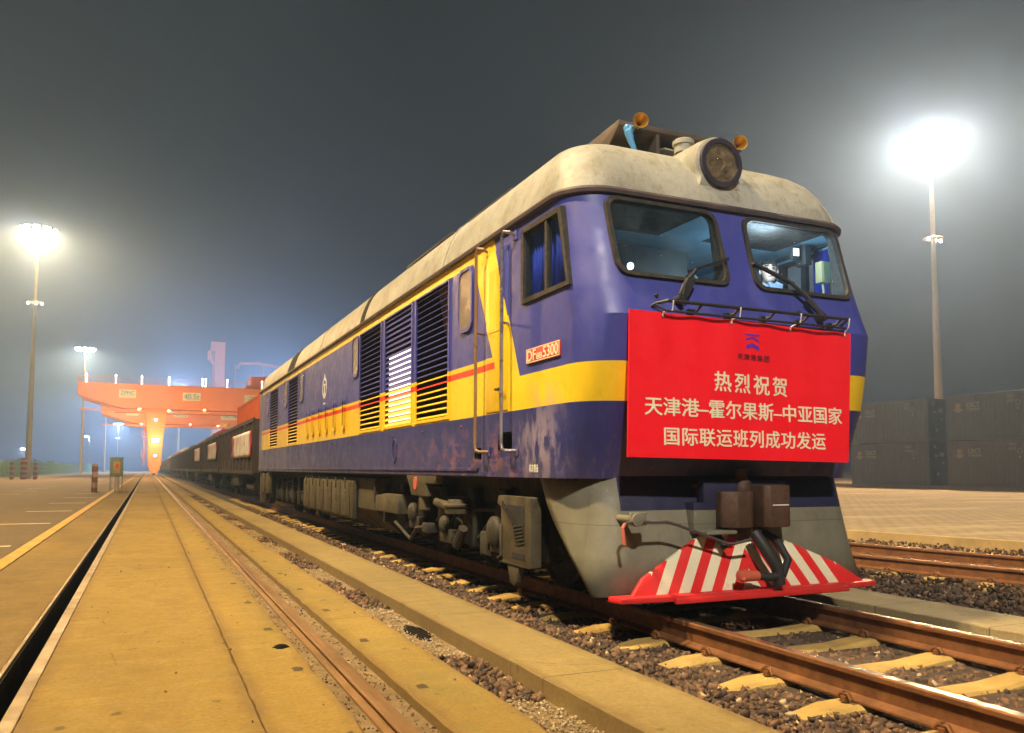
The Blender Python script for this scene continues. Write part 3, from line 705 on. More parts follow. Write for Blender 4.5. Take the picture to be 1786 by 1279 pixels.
# wipers
for s, pts, bl in ((-1, [(-.72, 2.44), (-.66, 2.56), (-.50, 2.72)], [(-.56, 2.70), (-.13, 2.86)]), (1, [(.72, 2.40), (.62, 2.58), (.44, 2.735)], [(.13, 2.855), (.52, 2.70)])):
    f = fmap(.07)
    mb = MB(); mb.tube([f(p) for p in pts], [.028, .022, .014], 8); mb.lathe(fmap(0.)((pts[0][0], pts[0][1])), (0, -1, .1), [(0, .035), (.09, .03)], 10)
    if s < 0:
        a, b = Vector(f((-.70, 2.47))), Vector(f((-.57, 2.63))); mb.obox((a + b) / 2, (b - a) / 2, (.035, 0, -.012), (0, -.02, 0))
    else:
        a, b = Vector(f((.60, 2.56))), Vector(f((.73, 2.42))); mb.obox((a + b) / 2, (b - a) / 2, (.018, 0, .012), (0, -.014, 0))
    wp = mb.build('wiper_arm', M['black'], loco)
    f2 = fmap(.05); a, b = Vector(f2(bl[0])), Vector(f2(bl[1])); d = (b - a); nn = Vector((-d.z, 0, d.x)).normalized()
    mb = MB(); mb.obox((a + b) / 2, d / 2, nn * .012, (0, -.016, 0)); mb.build('wiper_blade', M['black'], wp)
mb = MB()
for x in (-.95, .55, -.93 + 1.36): pass
for x, z in ((-.90, 2.47), (.52, 2.45)):
    mb = MB(); mb.lathe(fmap()((x, z)), (0, -1, 0), [(0, .018), (.025, .012)], 8); mb.build('washer_nozzle', M['black'], loco)
# handrail over the banner
mb = MB(); HZ = 2.40; HY = 5.11
mb.tube([(XC - .98, 5.27, HZ - .05), (XC - .95, 5.2, HZ - .01), (XC - .90, HY, HZ), (XC + .93, HY, HZ), (XC + .97, 5.2, HZ - .02), (XC + .95, 5.27, HZ - .06)], .014, 8)
for k in range(5):
    x = XC - .58 + .36 * k; mb.tube([(x, HY, HZ), (x - .02, 5.15, HZ - .045), (x - .05, 5.22, HZ - .05)], .012, 6); mb.box(x - .075, x - .03, 5.18, 5.215, HZ - .085, HZ - .03)
mb.tube([(XC - .98, 5.155, HZ - .03), (XC - .92, 5.115, HZ - .075), (XC + .9, 5.11, HZ - .08), (XC + .95, 5.15, HZ - .07)], .011, 6)
mb.build('front_handrail', M['black'], loco)
# gutter moulding between body and roof
mb = MB()
g0 = [plan(HW + a, 5.535 - a, 25.3 + a, .36 + a, z) for a, z in ((0, 3.325), (.035, 3.332), (.04, 3.36), (.02, 3.385), (-.03, 3.385))]
mb.loft(g0, cap=False); mb.build('gutter', M['gutter'], loco)
# roof
RP = [(3.375, .0, .0), (3.50, .03, .035), (3.66, .085, .11), (3.78, .145, .20), (3.87, .215, .31), (3.935, .30, .43), (3.975, .42, .58), (4.0, .62, .85), (4.015, .95, 1.3)]
mb = MB(); mb.loft([plan(HW - i, 5.54 + j, 25.28 - i, max(.37 - .1 * i, .25), z) for z, i, j in RP])
roof = mb.build('roof', M['roof'], loco, angle=35)
RXZ = [(HW - i, z) for z, i, j in RP]
def roofband(y0, y1, off, m, name):
    arc = [(-x - off, z) for x, z in RXZ] + [(x + off, z + off) for x, z in RXZ[::-1]]
    arc = [(a, z + (off if abs(a) < 1.35 else 0)) for a, z in arc]
    mb = MB(); mb.loft([[(XC + a, y, z) for a, z in arc] for y in (y0, y1)]); return mb.build(name, m, roof, LO)
roofband(12.33, 12.60, .006, M['darkvoid'], 'roof_joint'); roofband(18.9, 19.9, .006, M['darkvoid'], 'roof_grille')
roofband(15.9, 15.94, .010, M['roof'], 'roof_seam'); roofband(8.62, 8.66, .010, M['roof'], 'roof_seam')
for y0, y1, x0, x1, h in ((7.75, 9.1, -1.0, .9, .075), (9.5, 11.4, -1.05, .9, .055), (13.2, 15.2, -1.0, .9, .05)):
    mb = MB(); mb.box(XC + x0, XC + x1, y0, y1, 3.95, 4.0 + h); mb.box(XC + x0 - .03, XC + x1 + .03, y0 - .03, y1 + .03, 4.0 + h, 4.03 + h)
    mb.build('roof_hatch', M['gutter'], loco, bevel=.012)
# headlight pod
hy, hz = 5.62, 3.775
mb = MB(); N = 24
def pod(y, r, zc, drop):
    out = []
    for i in range(N):
        t = 2 * math.pi * i / N; x, z = r * math.sin(t), r * math.cos(t)
        if z < 0: x = math.copysign(max(abs(x), r * (1 - .25 * (1 + z / r))), x) if abs(x) > .02 else x; z = z * drop
        out.append((XC + x, y, zc + z))
    return out
mb.loft([pod(hy - .02, .215, hz, 1.0), pod(hy, .242, hz, 1.05), pod(hy + .12, .255, hz, 1.1), pod(hy + .6, .245, hz + .02, 1.1), pod(hy + 1.1, .14, hz + .10, 1.0)])
podo = mb.build('headlight_pod', M['roof'], loco, angle=40)
mb = MB(); ou = [(.216 * math.cos(2 * math.pi * k / 32), .216 * math.sin(2 * math.pi * k / 32)) for k in range(32)]; inn = [(a * .80, b * .80) for a, b in ou]
ring(ou, inn, lambda p, d: (XC + p[0], hy - .02 - d, hz + p[1]), -.01, .035, mb); mb.build('lens_ring', mat('dark_violet_ring', (.035, .028, .045), .45, var=.2), podo)
mb = MB(); mb.lathe((XC, hy - .022, hz), (0, -1, 0), [(0, .04), (.001, .12), (.004, .174)], 28, cap=True)
for a in range(5):
    t = a * 1.256 + .4; mb.lathe((XC + .09 * math.cos(t), hy - .028, hz + .09 * math.sin(t)), (0, -1, 0), [(0, .062), (.012, .05), (.004, .03), (.0, .01)], 12)
mb.build('headlight_reflector', M['reflector'], podo)
mb = MB(); mb.lathe((XC, hy - .045, hz), (0, -1, 0), [(0, .172), (.006, .165), (.012, .11), (.014, .02)], 28); mb.build('lens', M['lens'], podo)
mb = MB(); mb.lathe((XC - .06, hy + .42, hz + .24), (0, 0, 1), [(0, .085), (.07, .085), (.075, .10), (.11, .10), (.125, .08), (.13, .02)], 18); mb.build('pod_cap', M['roof'], podo)
# rooftop cooling unit, horns and a blue valve
mb = MB()
bx0, bx1, by0, by1, bz = XC - .48, XC + .84, 6.45, 7.9, 4.425
mb.prism([(by0, bz), (by1, bz - .06), (by1, 3.98), (by0 + .5, 3.98), (by0 + .30, 4.0), (by0 + .30, bz - .07), (by0, bz - .05)], 'x', bx0 + .003, bx1 - .003)
mb.prism([(by0 - .01, bz), (by0 - .01, bz - .05), (by0 + .6, 3.985), (by1 + .01, 3.985), (by1 + .01, bz - .05)], 'x', bx0 - .02, bx0)
mb.prism([(by0 - .01, bz), (by0 - .01, bz - .05), (by0 + .6, 3.985), (by1 + .01, 3.985), (by1 + .01, bz - .05)], 'x', bx1, bx1 + .02)
mb.box(bx0 + .42, bx0 + .46, by0 + .02, by0 + .28, 4.0, bz - .055); mb.box(bx0 + .98, bx0 + 1.02, by0 + .02, by0 + .28, 4.0, bz - .055)
unit = mb.build('rooftop_unit', M['acbox'], loco, bevel=.006)
mb = MB(); mb.obox((bx0 + .72, by0 + .10, 4.235), (.24, 0, -.01), (0, .13, .03), (0, 0, .008)); mb.obox((bx0 + .955, by0 + .12, 4.30), (.007, 0, 0), (0, .12, .02), (0, 0, .085))
mb.build('vent_louvre', M['roof'], unit)
for hx, hzz, ln in ((XC - .40, 4.345, .30), (XC + .75, 4.325, .28)):
    yb = 6.22; ax = Vector((.38, .92, .06)).normalized(); c0 = Vector((hx, yb, hzz)); ce = c0 + ax * ln
    mb = MB()
    mb.lathe(c0, ax, [(.004, .064), (0, .072), (.02, .064), (.06, .042), (.14, .026), (ln, .018), (ln + .03, .028), (ln + .06, .028)], 20, cap=False)
    mb.lathe(c0 + ax * .003, ax, [(0, .066), (.02, .058), (.06, .036), (.12, .012)], 20, cap=False)
    h = mb.build('horn', M['brass'], loco, angle=40)
    mb = MB(); mb.tube([ce - ax * .06 + Vector((0, 0, -.02)), (ce.x - .02, ce.y - .04, 3.98)], .022); mb.obox(ce - ax * .05 + Vector((0, 0, -.025)), (.05, 0, 0), (0, .06, 0), (0, 0, .008)); mb.build('horn_bracket', M['black'], h)
mb = MB(); mb.tube([(XC - .43, 6.36, 4.32), (XC - .46, 6.34, 4.26), (XC - .44, 6.33, 4.18), (XC - .40, 6.32, 4.08)], [.035, .04, .03, .02]); mb.lathe((XC - .43, 6.36, 4.31), (-1, 0, 0), [(-.03, .035), (.05, .035), (.06, .02)], 10)
mb.build('horn_valve', M['valve_blue'], loco)

# ------------------------------------------------------------ side details
def sidebox(mb, y0, y1, z0, z1, d0, d1): return mb.box(SX - d1, SX - d0, y0, y1, z0, z1)
for i, (a, b, z0, z1) in enumerate(LOUV):
    mb = MB(); N = 21
    for k in range(N):
        z = z0 + (k + .5) * (z1 - z0) / N; t = R(38)
        sl = .031 if i == 1 else .022; t = R(58 if i == 1 else 38); mb.obox((SX + .018, (a + b) / 2, z), (sl * math.cos(t), 0, sl * math.sin(t)), (0, (b - a) / 2 - .012, 0), (-.004 * math.sin(t), 0, .004 * math.cos(t)))
    lv = mb.build('louvre_slats', M['livery'], loco)
    ou = [(a - .03, z0 - .025), (b + .03, z0 - .025), (b + .03, z1 + .025), (a - .03, z1 + .025)]
    ring(ou, [(a + .012, z0 + .01), (b - .012, z0 + .01), (b - .012, z1 - .01), (a + .012, z1 - .01)], lambda p, d: (SX - d, p[0], p[1]), -.01, .012).build('louvre_frame', M['livery'], lv, LO)
mb = MB(); mb.box(SX + .052, SX + .07, 9.80, 11.02, 1.72, 2.66); mb.build('slat_glow_panel', M['glow_panel'], loco)  # added glowing panel, stands in for bright reflections on the slats
mb = MB(); mb.prism([(8.42, 2.5), (8.62, 2.5), (8.95, 3.19), (8.42, 3.19)], 'x', SX + .06, SX + .3)
mb.build('radiator_core', mat('radiator_copper', (.20, .10, .07), .5, .4, var=.6, vscale=16, stretch=(1, 1.2, 1.6)), loco)
mb = MB(); mb.box(SX + .2, SX + .38, 8.5, 9.3, 1.75, 2.02); mb.build('engine_block', M['bogie'], loco, bevel=.04)
for y0, y1, z0, z1 in ((7.70, 8.05, 2.57, 3.18), (12.62, 12.98, 2.60, 3.19), (17.58, 18.0, 2.58, 3.16), (19.78, 20.25, 2.60, 3.18), (23.0, 23.4, 2.6, 3.18)):
    ou = rrect(y0 - .035, y1 + .035, z0 - .035, z1 + .035, .12); inn = rrect(y0, y1, z0, z1, .10)
    fr = ring(ou, inn, lambda p, d: (SX - d, p[0], p[1]), -.004, .022).build('engine_room_window', M['livery'], loco, angle=40)
    mb = MB(); mb.prism(inn, 'x', SX - .012, SX - .004); mb.build('pane', M['tan_glass'], fr)
for y in (16.97, 16.36, 15.68, 15.02, 14.33, 13.6):
    ou = rrect(y - .10, y + .10, 1.75, 2.31, .099); inn = rrect(y - .055, y + .055, 1.80, 2.26, .054)
    fr = ring(ou, inn, lambda p, d: (SX - d, p[0], p[1]), -.004, .03).build('slot_rim', M['livery'], loco, angle=40)
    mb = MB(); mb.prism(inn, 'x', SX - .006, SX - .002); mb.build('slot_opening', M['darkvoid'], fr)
# railway emblem
mb = MB(); ey, ez = 15.3, 2.62
cir = lambda r, n=28: [(ey + r * math.cos(2 * math.pi * k / n), ez + r * 1.0 * math.sin(2 * math.pi * k / n)) for k in range(n)]
ring(cir(.20), cir(.155), lambda p, d: (SX - d, p[0], p[1]), .001, .006, mb)
for y0, y1, z0, z1 in ((ey - .085, ey + .085, ez + .045, ez + .085), (ey - .03, ey + .03, ez - .10, ez + .04), (ey - .11, ey + .11, ez - .145, ez - .10), (ey - .1, ey + .1, ez - .30, ez - .27)): sidebox(mb, y0, y1, z0, z1, .001, .006)
mb.prism([(ey - .05, ez + .19), (ey + .05, ez + .19), (ey, ez + .27)], 'x', SX - .006, SX - .001)
mb.build('railway_emblem', M['white'], loco)
# doors and handrails
mb = MB(); sidebox(mb, 6.78, 7.30, 1.66, 3.20, -.004, .010); dr = mb.build('side_door', M['livery'], loco, bevel=.006)
mb = MB(); mb.tube([(SX - .012, 6.98, 1.86), (SX - .05, 6.97, 1.86), (SX - .05, 6.82, 1.86)], .012); mb.build('door_handle', M['gutter'], dr)
mb = MB(); mb.box(SX - .014, SX - .0102, 6.85, 7.22, 2.42, 3.02); mb.build('door_panel', M['livery'], dr)
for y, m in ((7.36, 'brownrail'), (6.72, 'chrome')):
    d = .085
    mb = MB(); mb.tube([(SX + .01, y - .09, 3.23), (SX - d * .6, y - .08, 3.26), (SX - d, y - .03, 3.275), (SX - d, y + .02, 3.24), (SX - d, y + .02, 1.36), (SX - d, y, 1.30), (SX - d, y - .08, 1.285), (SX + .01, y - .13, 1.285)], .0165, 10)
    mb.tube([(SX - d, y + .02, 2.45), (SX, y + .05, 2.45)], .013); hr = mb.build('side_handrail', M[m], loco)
    
    for yy, zz in ((y - .10, 3.23), (y - .13, 1.285)): mb = MB(); mb.obox((SX - .006, yy, zz), (.006, 0, 0), (0, .045, 0), (0, 0, .042)); mb.build('handrail_foot', M['livery'], hr, LO)
# number plate and small lettering
mb = MB(); sidebox(mb, 5.735, 6.365, 2.025, 2.155, .0, .014); pl = mb.build('number_plate', M['plate_red'], loco, bevel=.004)
mb = MB(); g = lambda p: (SX - .0165, 6.05 - p[0], 2.09 + p[1])
text_fit(mb, 'DF', g, -.285, -.12, -.045, .045, .05, lift=LIFTX); text_fit(mb, '8B', g, -.105, .005, -.045, .008, .05, lift=LIFTX); text_fit(mb, '5300', g, .02, .29, -.045, .048, .05, lift=LIFTX)
ring([(-.31, -.06), (.31, -.06), (.31, .06), (-.31, .06)], [(-.303, -.053), (.303, -.053), (.303, .053), (-.303, .053)], lambda p, d: (SX - d, 6.05 - p[0], 2.09 + p[1]), .014, .0165, mb)
mb.build('lettering', M['cream'], pl)
mb = MB(); g = lambda p: (SX - .004, 6.24 - p[0], 1.13 + p[1]); text_fit(mb, '机车整备', g, -.08, .10, -.035, .035, .02, lift=LIFTX); mb.build('small_lettering', M['white'], loco)
# oval plate, sill strip and rivets
mb = MB(); ou = rrect(10.42, 10.60, 1.20, 1.52, .088); ring(ou, [((a - 10.51) * .72 + 10.51, (b - 1.36) * .85 + 1.36) for a, b in ou], lambda p, d: (SX - d, p[0], p[1]), -.003, .014, mb); mb.build('oval_cover', M['livery'], loco, angle=40)
mb = MB(); sidebox(mb, 7.5, 24.9, 1.10, 1.135, -.01, .016); sidebox(mb, 7.3, 24.9, 1.052, 1.10, -.02, .004); mb.build('sill_strip', M['livery'], loco, bevel=.004)
for y in np.arange(8.0, 24.5, 1.31): mb = MB(); mb.lathe((SX, y, 1.56), (-1, 0, 0), [(0, .02), (.01, .016)], 8); mb.build('lifting_bolt', M['gutter'], loco)

# ------------------------------------------------------------ nose: pilot, plough, coupler
SK = [(1.06, 5.56, 1.37), (.82, 5.50, 1.365), (.70, 5.47, 1.36), (.45, 5.42, 1.35), (.155, 5.37, 1.34)]
mb = MB(); loops = []
for z, yf, hw in SK:
    rear = np.interp(z, [.155, .40, .63, 1.0], [5.47, 5.76, 6.02, 6.30])
    A = Vector((-hw, rear)); Cc = Vector((-hw + .01, yf + .03)); B = Vector((-1.07, yf)); L_ = []
    for k in range(13):
        t = k / 12; q = (1 - t) ** 2 * A + 2 * t * (1 - t) * Cc + t * t * B; L_.append((q.x, q.y))
    pts = [(XC + x, y, z) for x, y in L_] + [(XC - x, y, z) for x, y in L_[::-1]]; loops.append(pts)
mb.loft(loops, cap=False, closed=False)
sk = mb.build('pilot', M['skirt'], loco, angle=25); md = sk.modifiers.new('thick', 'SOLIDIFY'); md.thickness = .03; md.offset = 1
mb = MB()
def sky_(z): 
    for (a, b, _), (c, d, _) in zip(SK[::-1], SK[::-1][1:]):
        if z <= c: return b + (d - b) * (z - a) / (c - a)
    return SK[0][1]
PL = [(-1.16, .165), (-1.03, .30), (-.36, .635), (.16, .635), (.90, .345), (1.20, .165)]
mb.loft([[(XC + x, sky_(z) - .13 + (z - .165) * .10, z) for x, z in PL], [(XC + x, sky_(z) - .09 + (z - .165) * .10, z) for x, z in PL]])
pw = mb.build('plough_plate', M['plow'], loco, bevel=.004)
mb = MB(); mb.prism([(-1.31, 5.33), (-1.27, 5.20), (-.62, 5.14), (.72, 5.14), (1.27, 5.20), (1.31, 5.33)], 'z', .135, .180); mb.v = [(XC + a, b, c) for a, b, c in mb.v]
mb.box(XC - .86, XC + .86, 5.095, 5.137, .125, .170)
mb.build('pilot_bar', M['redbar'], loco, bevel=.010)
mb = MB(); mb.obox((XC + .02, 5.40, .93), (.42, 0, 0), (0, .04, 0), (0, 0, .10)); mb.box(XC - .50, XC - .28, 5.36, 5.50, .64, .86); mb.box(XC - .50, XC - .2, 5.20, 5.44, .615, .645)
cp = mb.build('coupler_pocket', M['skirt'], loco, bevel=.01)
# coupler: knuckle head, guard arm, shank, top pin
CX = XC + .0
mb = MB()
head = [(-.27, 5.06), (-.29, 4.93), (-.20, 4.84), (-.06, 4.84), (.015, 4.90), (.02, 5.0), (.02, 5.25), (-.20, 5.25)]
kn = [(.03, 4.98), (.03, 4.80), (.07, 4.76), (.26, 4.76), (.355, 4.86), (.355, 4.99), (.27, 5.12), (.08, 5.12)]
mb.prism([(CX + a, b) for a, b in head], 'z', .66, .95); hd = mb.build('coupler_head', M['coupler'], loco, bevel=.014)
mb = MB(); mb.prism([(CX + a, b) for a, b in kn], 'z', .665, 1.0); mb.build('knuckle', M['coupler'], hd, bevel=.012)
mb = MB(); mb.box(CX - .13, CX + .13, 5.2, 5.7, .70, .93); mb.lathe((CX + .01, 5.04, .95), (0, 0, 1), [(0, .09), (.08, .075), (.10, .05), (.16, .047), (.165, .055), (.18, .055)], 14)
mb.box(CX - .20, CX + .06, 5.02, 5.2, .945, .985); mb.obox((CX - .19, 5.12, 1.0), (.22, 0, .01), (0, .03, 0), (0, 0, .014)); mb.tube([(CX - .36, 5.13, 1.0), (CX - .36, 5.14, .72)], .018)
mb.prism([(CX - .16, 5.0), (CX + .10, 4.96), (CX + .16, 5.1), (CX - .14, 5.16)], 'z', .55, .665)
mb.build('coupler_shank', M['coupler'], hd, bevel=.010)
mb = MB(); mb.box(CX + .085, CX + .25, 4.7565, 4.759, .838, .846); mb.build('chalk_mark', M['white'], hd)
hd.location.y += .36
# hoses
mb = MB(); mb.tube([(CX + .20, 5.32, .62), (CX + .25, 5.16, .55), (CX + .24, 5.03, .40), (CX + .14, 4.98, .30), (CX + .02, 5.0, .28), (CX - .10, 5.02, .30)], .032, 12)
ho = mb.build('brake_hose', M['black'], loco, angle=60); ho.location.y += .10
mb = MB(); mb.tube([(CX - .08, 5.02, .295), (CX - .2, 5.02, .30)], [.04, .045], 12); mb.lathe((CX - .20, 5.02, .30), (-1, 0, .1), [(0, .05), (.03, .05), (.035, .035), (.06, .04), (.07, .02)], 12); mb.tube([(CX - .16, 5.0, .33), (CX - .26, 4.98, .27)], .014)
mb.build('hose_coupling', M['pink_handle'], ho)
mb = MB(); mb.tube([(CX - .02, 5.22, .62), (CX + .02, 5.14, .50), (CX + .10, 5.10, .36), (CX + .12, 5.10, .22)], .05, 12); mb.tube([(CX - .28, 5.36, .60), (CX - .30, 5.28, .56), (CX - .28, 5.25, .50)], .03, 10)
mb.build('main_hose', M['black'], loco, angle=60)
# uncoupling lever
mb = MB(); yl = 5.22
mb.tube([(XC - 1.235, yl - .01, .57), (XC - 1.245, yl, .69), (XC - 1.225, yl, .72), (XC - 1.18, yl, .727), (XC - .86, yl, .725), (XC - .76, yl, .70), (XC - .30, yl - .02, .545), (XC - .25, yl - .04, .545), (XC - .10, yl - .06, .575)], .0115, 8)
lv = mb.build('uncoupling_lever', M['gutter'], loco, angle=50)
mb = MB(); mb.tube([(XC - 1.235, yl - .012, .565), (XC - 1.245, yl - .002, .69), (XC - 1.225, yl - .001, .718)], .0135, 8); mb.build('lever_grip', M['pink_handle'], lv)
mb = MB(); mb.lathe((XC - 1.12, yl - .02, .745), (0, 1, 0), [(0, .05), (.05, .05), (.06, .03), (.30, .03)], 12); mb.box(XC - 1.17, XC - 1.03, yl + .0, yl + .03, .70, .80); mb.build('lever_bracket', M['skirt'], lv, bevel=.006)

# ------------------------------------------------------------ underframe and bogies
mb = MB(); mb.box(XC - 1.15, XC + 1.15, 6.2, 25.0, .78, 1.06); mb.box(XC - 1.38, XC + 1.38, 5.75, 25.2, 1.03, 1.054); mb.build('underframe', M['bogie'], loco)
def wheelset(par, y, z=.50, r=.50, org=None):
    for s in (-1, 1):
        mb = MB(); x = TC + s * .752
        mb.lathe((x + s * .055, y, z), (-s, 0, 0), [(0, r * .45), (.0, r * .82), (.012, r * .86), (.0, r * .90), (-.005, r), (.10, r), (.11, r + .028), (.135, r + .028), (.14, r * .8), (.12, .1)], 36)
        mb.lathe((x + s * .06, y, z), (s, 0, 0), [(-.02, .11), (.12, .11), (.13, .08)], 16)
        mb.build('wheel', M['bogie'], par, org, angle=35)
def bogie(yc):
    b = MB(); 
    for s in (-1, 1):
        x = TC + s * 1.0
        b.prism([(yc - 2.3, .62), (yc - 2.3, .80), (yc - 1.5, .80), (yc - 1.2, .68), (yc + 1.2, .68), (yc + 1.5, .80), (yc + 2.3, .80), (yc + 2.3, .62), (yc + 1.2, .50), (yc - 1.2, .50)], 'x', x - .07, x + .07)
    b.box(TC - .93, TC + .93, yc - .4, yc + .4, .5, .7)
    bo = b.build('bogie', M['bogie'], loco, bevel=.015)
    for k in (-1, 0, 1):
        y = yc + k * 1.72; wheelset(bo, y, org=LO)
        for s in (-1, 1):
            x = TC + s * 1.12; mb = MB(); mb.box(x - .10, x + .08, y - .17, y + .17, .36, .62); mb.lathe((x + s * .08, y, .48), (s, 0, 0), [(0, .14), (.04, .13), (.06, .07)], 18)
            mb.build('axle_box', M['under_grey'] if s < 0 else M['bogie'], bo, LO, bevel=.02)
            for q in (-.36, .36):
                mb = MB(); pts = [(x + .085 * math.cos(t), y + q + .085 * math.sin(t), .30 + t / (2 * math.pi) * .052) for t in np.arange(0, 2 * math.pi * 6.6, .42)]
                mb.tube(pts, .019, 6); mb.lathe((x, y + q, .26), (0, 0, 1), [(0, .09), (.03, .12), (.05, .12)], 14); mb.lathe((x, y + q, .63), (0, 0, 1), [(0, .11), (.03, .12), (.06, .09)], 14)
                mb.build('coil_spring', M['bogie'], bo, LO, angle=50)
    return bo
bogie(8.75); bogie(20.6)
for y0, y1 in ((6.1, 11.3), (17.9, 24.4)):
    mb = MB(); mb.box(SX + .36, SX + .40, y0, y1, .56, 1.04); mb.box(TC - .55, TC + .55, y0 + .6, y1 - .3, .24, .80); mb.build('motors_and_gap_panel', M['bogie'], loco)  # added dark panel and motor mass, so gaps under the body look dark
    for k in range(4):
        mb = MB(); z = .62 + .1 * k; y = y0 + .5 + .9 * k
        mb.tube([(SX + .24, y, z), (SX + .24, y + 1.2, z - .05), (SX + .26, y + 1.5, z - .22), (SX + .26, y + 2.0, z - .22)], .022, 8); mb.build('brake_pipe', M['bogie'], loco)
    for y in np.arange(y0 + .5, y1 - .3, .86):
        mb = MB(); mb.prism([(y - .16, .30), (y + .16, .30), (y + .22, .55), (y + .08, .92), (y - .1, .92), (y - .22, .55)], 'x', SX + .22, SX + .34); mb.build('brake_hanger', M['bogie'], loco, bevel=.02)
# step frame beside the first axle
mb = MB(); xs = SX + .02
ou = [(6.34, .88), (7.04, .88), (7.07, .80), (6.98, .78), (6.97, .36), (6.92, .30), (7.05, .27), (6.34, .27)]
mb.prism(rpoly(ou, .025, 3), 'x', xs, xs + .10); st = mb.build('side_step', M['under_beige'], loco, bevel=.008)
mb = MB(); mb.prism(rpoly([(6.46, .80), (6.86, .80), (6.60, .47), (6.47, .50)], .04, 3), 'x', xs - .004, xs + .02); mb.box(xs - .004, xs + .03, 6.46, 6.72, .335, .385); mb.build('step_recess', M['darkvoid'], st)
mb = MB()
for k in range(7): mb.obox((xs - .006, 6.93 - .045 * k, .80 - .026 * k), (.006, 0, 0), (0, .008, 0), (0, 0, .032))
for k in range(6): mb.obox((xs - .004, 6.60 - .01 * k, .62 - .03 * k), (.006, 0, 0), (0, .10, -.015), (0, 0, .006))
mb.build('step_tread', M['under_grey'], st)
mb = MB(); mb.prism([(6.60, .27), (6.86, .27), (6.80, .12), (6.72, .08), (6.66, .12)], 'x', xs + .01, xs + .07); mb.tube([(xs, 7.05, .30), (xs - .01, 6.96, .33), (xs - .01, 6.96, .62)], .014); mb.build('step_lug', M['under_beige'], st, bevel=.01)
# lifting bracket with red spot, damper and links
mb = MB(); mb.prism([(8.80, 1.05), (9.98, 1.05), (9.86, .93), (9.74, .80), (9.16, .80), (9.20, .95), (8.86, .95)], 'x', SX + .0, SX + .10); br = mb.build('lifting_bracket', M['under_beige'], loco, bevel=.012)
mb = MB(); mb.prism(rrect(9.50, 9.62, .87, 1.03, .058), 'x', SX - .012, SX - .001); mb.build('bracket_mark', M['pink_handle'], br)
mb = MB(); mb.lathe((SX + .08, 9.42, .62), (0, 0, 1), [(0, .06), (.02, .08), (.15, .08), (.16, .06), (.19, .06)], 16); mb.build('damper', M['under_beige'], loco)
mb = MB(); mb.tube([(SX + .10, 9.05, .74), (SX + .10, 8.55, .70)], .05, 12); mb.lathe((SX + .12, 8.40, .64), (0, 0, 1), [(0, .14), (.04, .15), (.05, .13), (.08, .17), (.10, .17), (.11, .12), (.15, .11)], 20); mb.build('traction_link', M['under_beige'], loco)
for y, z, r in ((7.30, .52, .15), (9.95, .58, .12), (8.75, .5, .10)):
    mb = MB(); mb.lathe((SX + .12, y, z), (-1, 0, 0), [(0, r), (.05, r), (.07, r * .8), (.09, r * .3)], 20); mb.box(SX + .1, SX + .2, y - .2, y + .2, z - .20, z - .05); mb.build('axle_cover', M['under_grey'], loco, bevel=.01)
for q in ((SX + .10, SX + .26, 7.42, 7.72, .27, .50), (SX + .06, SX + .2, 9.3, 9.5, .36, .48)): mb = MB(); mb.box(*q); mb.build('brake_block', M['under_grey'], loco, bevel=.02)
mb = MB(); mb.tube([(SX + .05, 10.6, .42), (SX + .08, 10.0, .24), (SX + .08, 9.75, .40), (SX + .1, 9.5, .42)], .022); mb.build('brake_rigging', M['under_grey'], loco); mb = MB(); mb.tube([(SX + .07, 8.3, .30), (SX + .07, 8.1, .50)], .05); mb.build('brake_cylinder', M['under_grey'], loco)
mb = MB(); mb.prism([(10.55, .52), (10.55, .78), (11.2, .78), (11.7, .74), (11.7, .52)], 'x', SX + .06, SX + .55); mb.build('air_reservoir_box', M['under_beige'], loco, bevel=.02)
# fuel tank with battery boxes
mb = MB(); mb.prism([(XC - 1.36, .98), (XC + 1.36, .98), (XC + 1.36, .50), (XC + 1.0, .17), (XC - 1.0, .17), (XC - 1.36, .50)], 'y', 11.9, 17.7); tk = mb.build('fuel_tank', M['under_beige'], loco, bevel=.02)
mb = MB(); mb.box(SX + .02, SX + .10, 13.0, 17.4, .33, .93); bb = mb.build('battery_box', M['under_beige'], loco, bevel=.01)
for k in range(6):
    y = 13.15 + k * .72; mb = MB(); mb.box(SX + .005, SX + .02, y, y + .62, .36, .90); mb.tube([(SX + .0, y + .3, .98), (SX - .005, y + .3, .80)], .012)
    for q in range(3): mb.box(SX - .004, SX + .006, y + .24, y + .36, .60 + q * .06, .62 + q * .06)
    mb.build('battery_door', M['under_beige'], bb, LO, bevel=.005)
mb = MB(); mb.tube([(SX + .1, 11.87, .95), (SX + .1, 11.87, .62)], .02); mb.tube([(SX + .25, 11.87, .85), (SX + .25, 11.87, .34)], .025); mb.build('fuel_gauge', M['under_grey'], tk)
for y in (24.0, 23.2): mb = MB(); mb.box(SX + .02, SX + .12, y - .25, y + .2, .45, 1.0); mb.build('rear_bracket', M['under_beige'], loco, bevel=.015)
mb = MB(); mb.box(SX + .06, SX + .2, 24.6, 25.0, .15, 1.04); mb.build('rear_step', M['under_beige'], loco, bevel=.015)

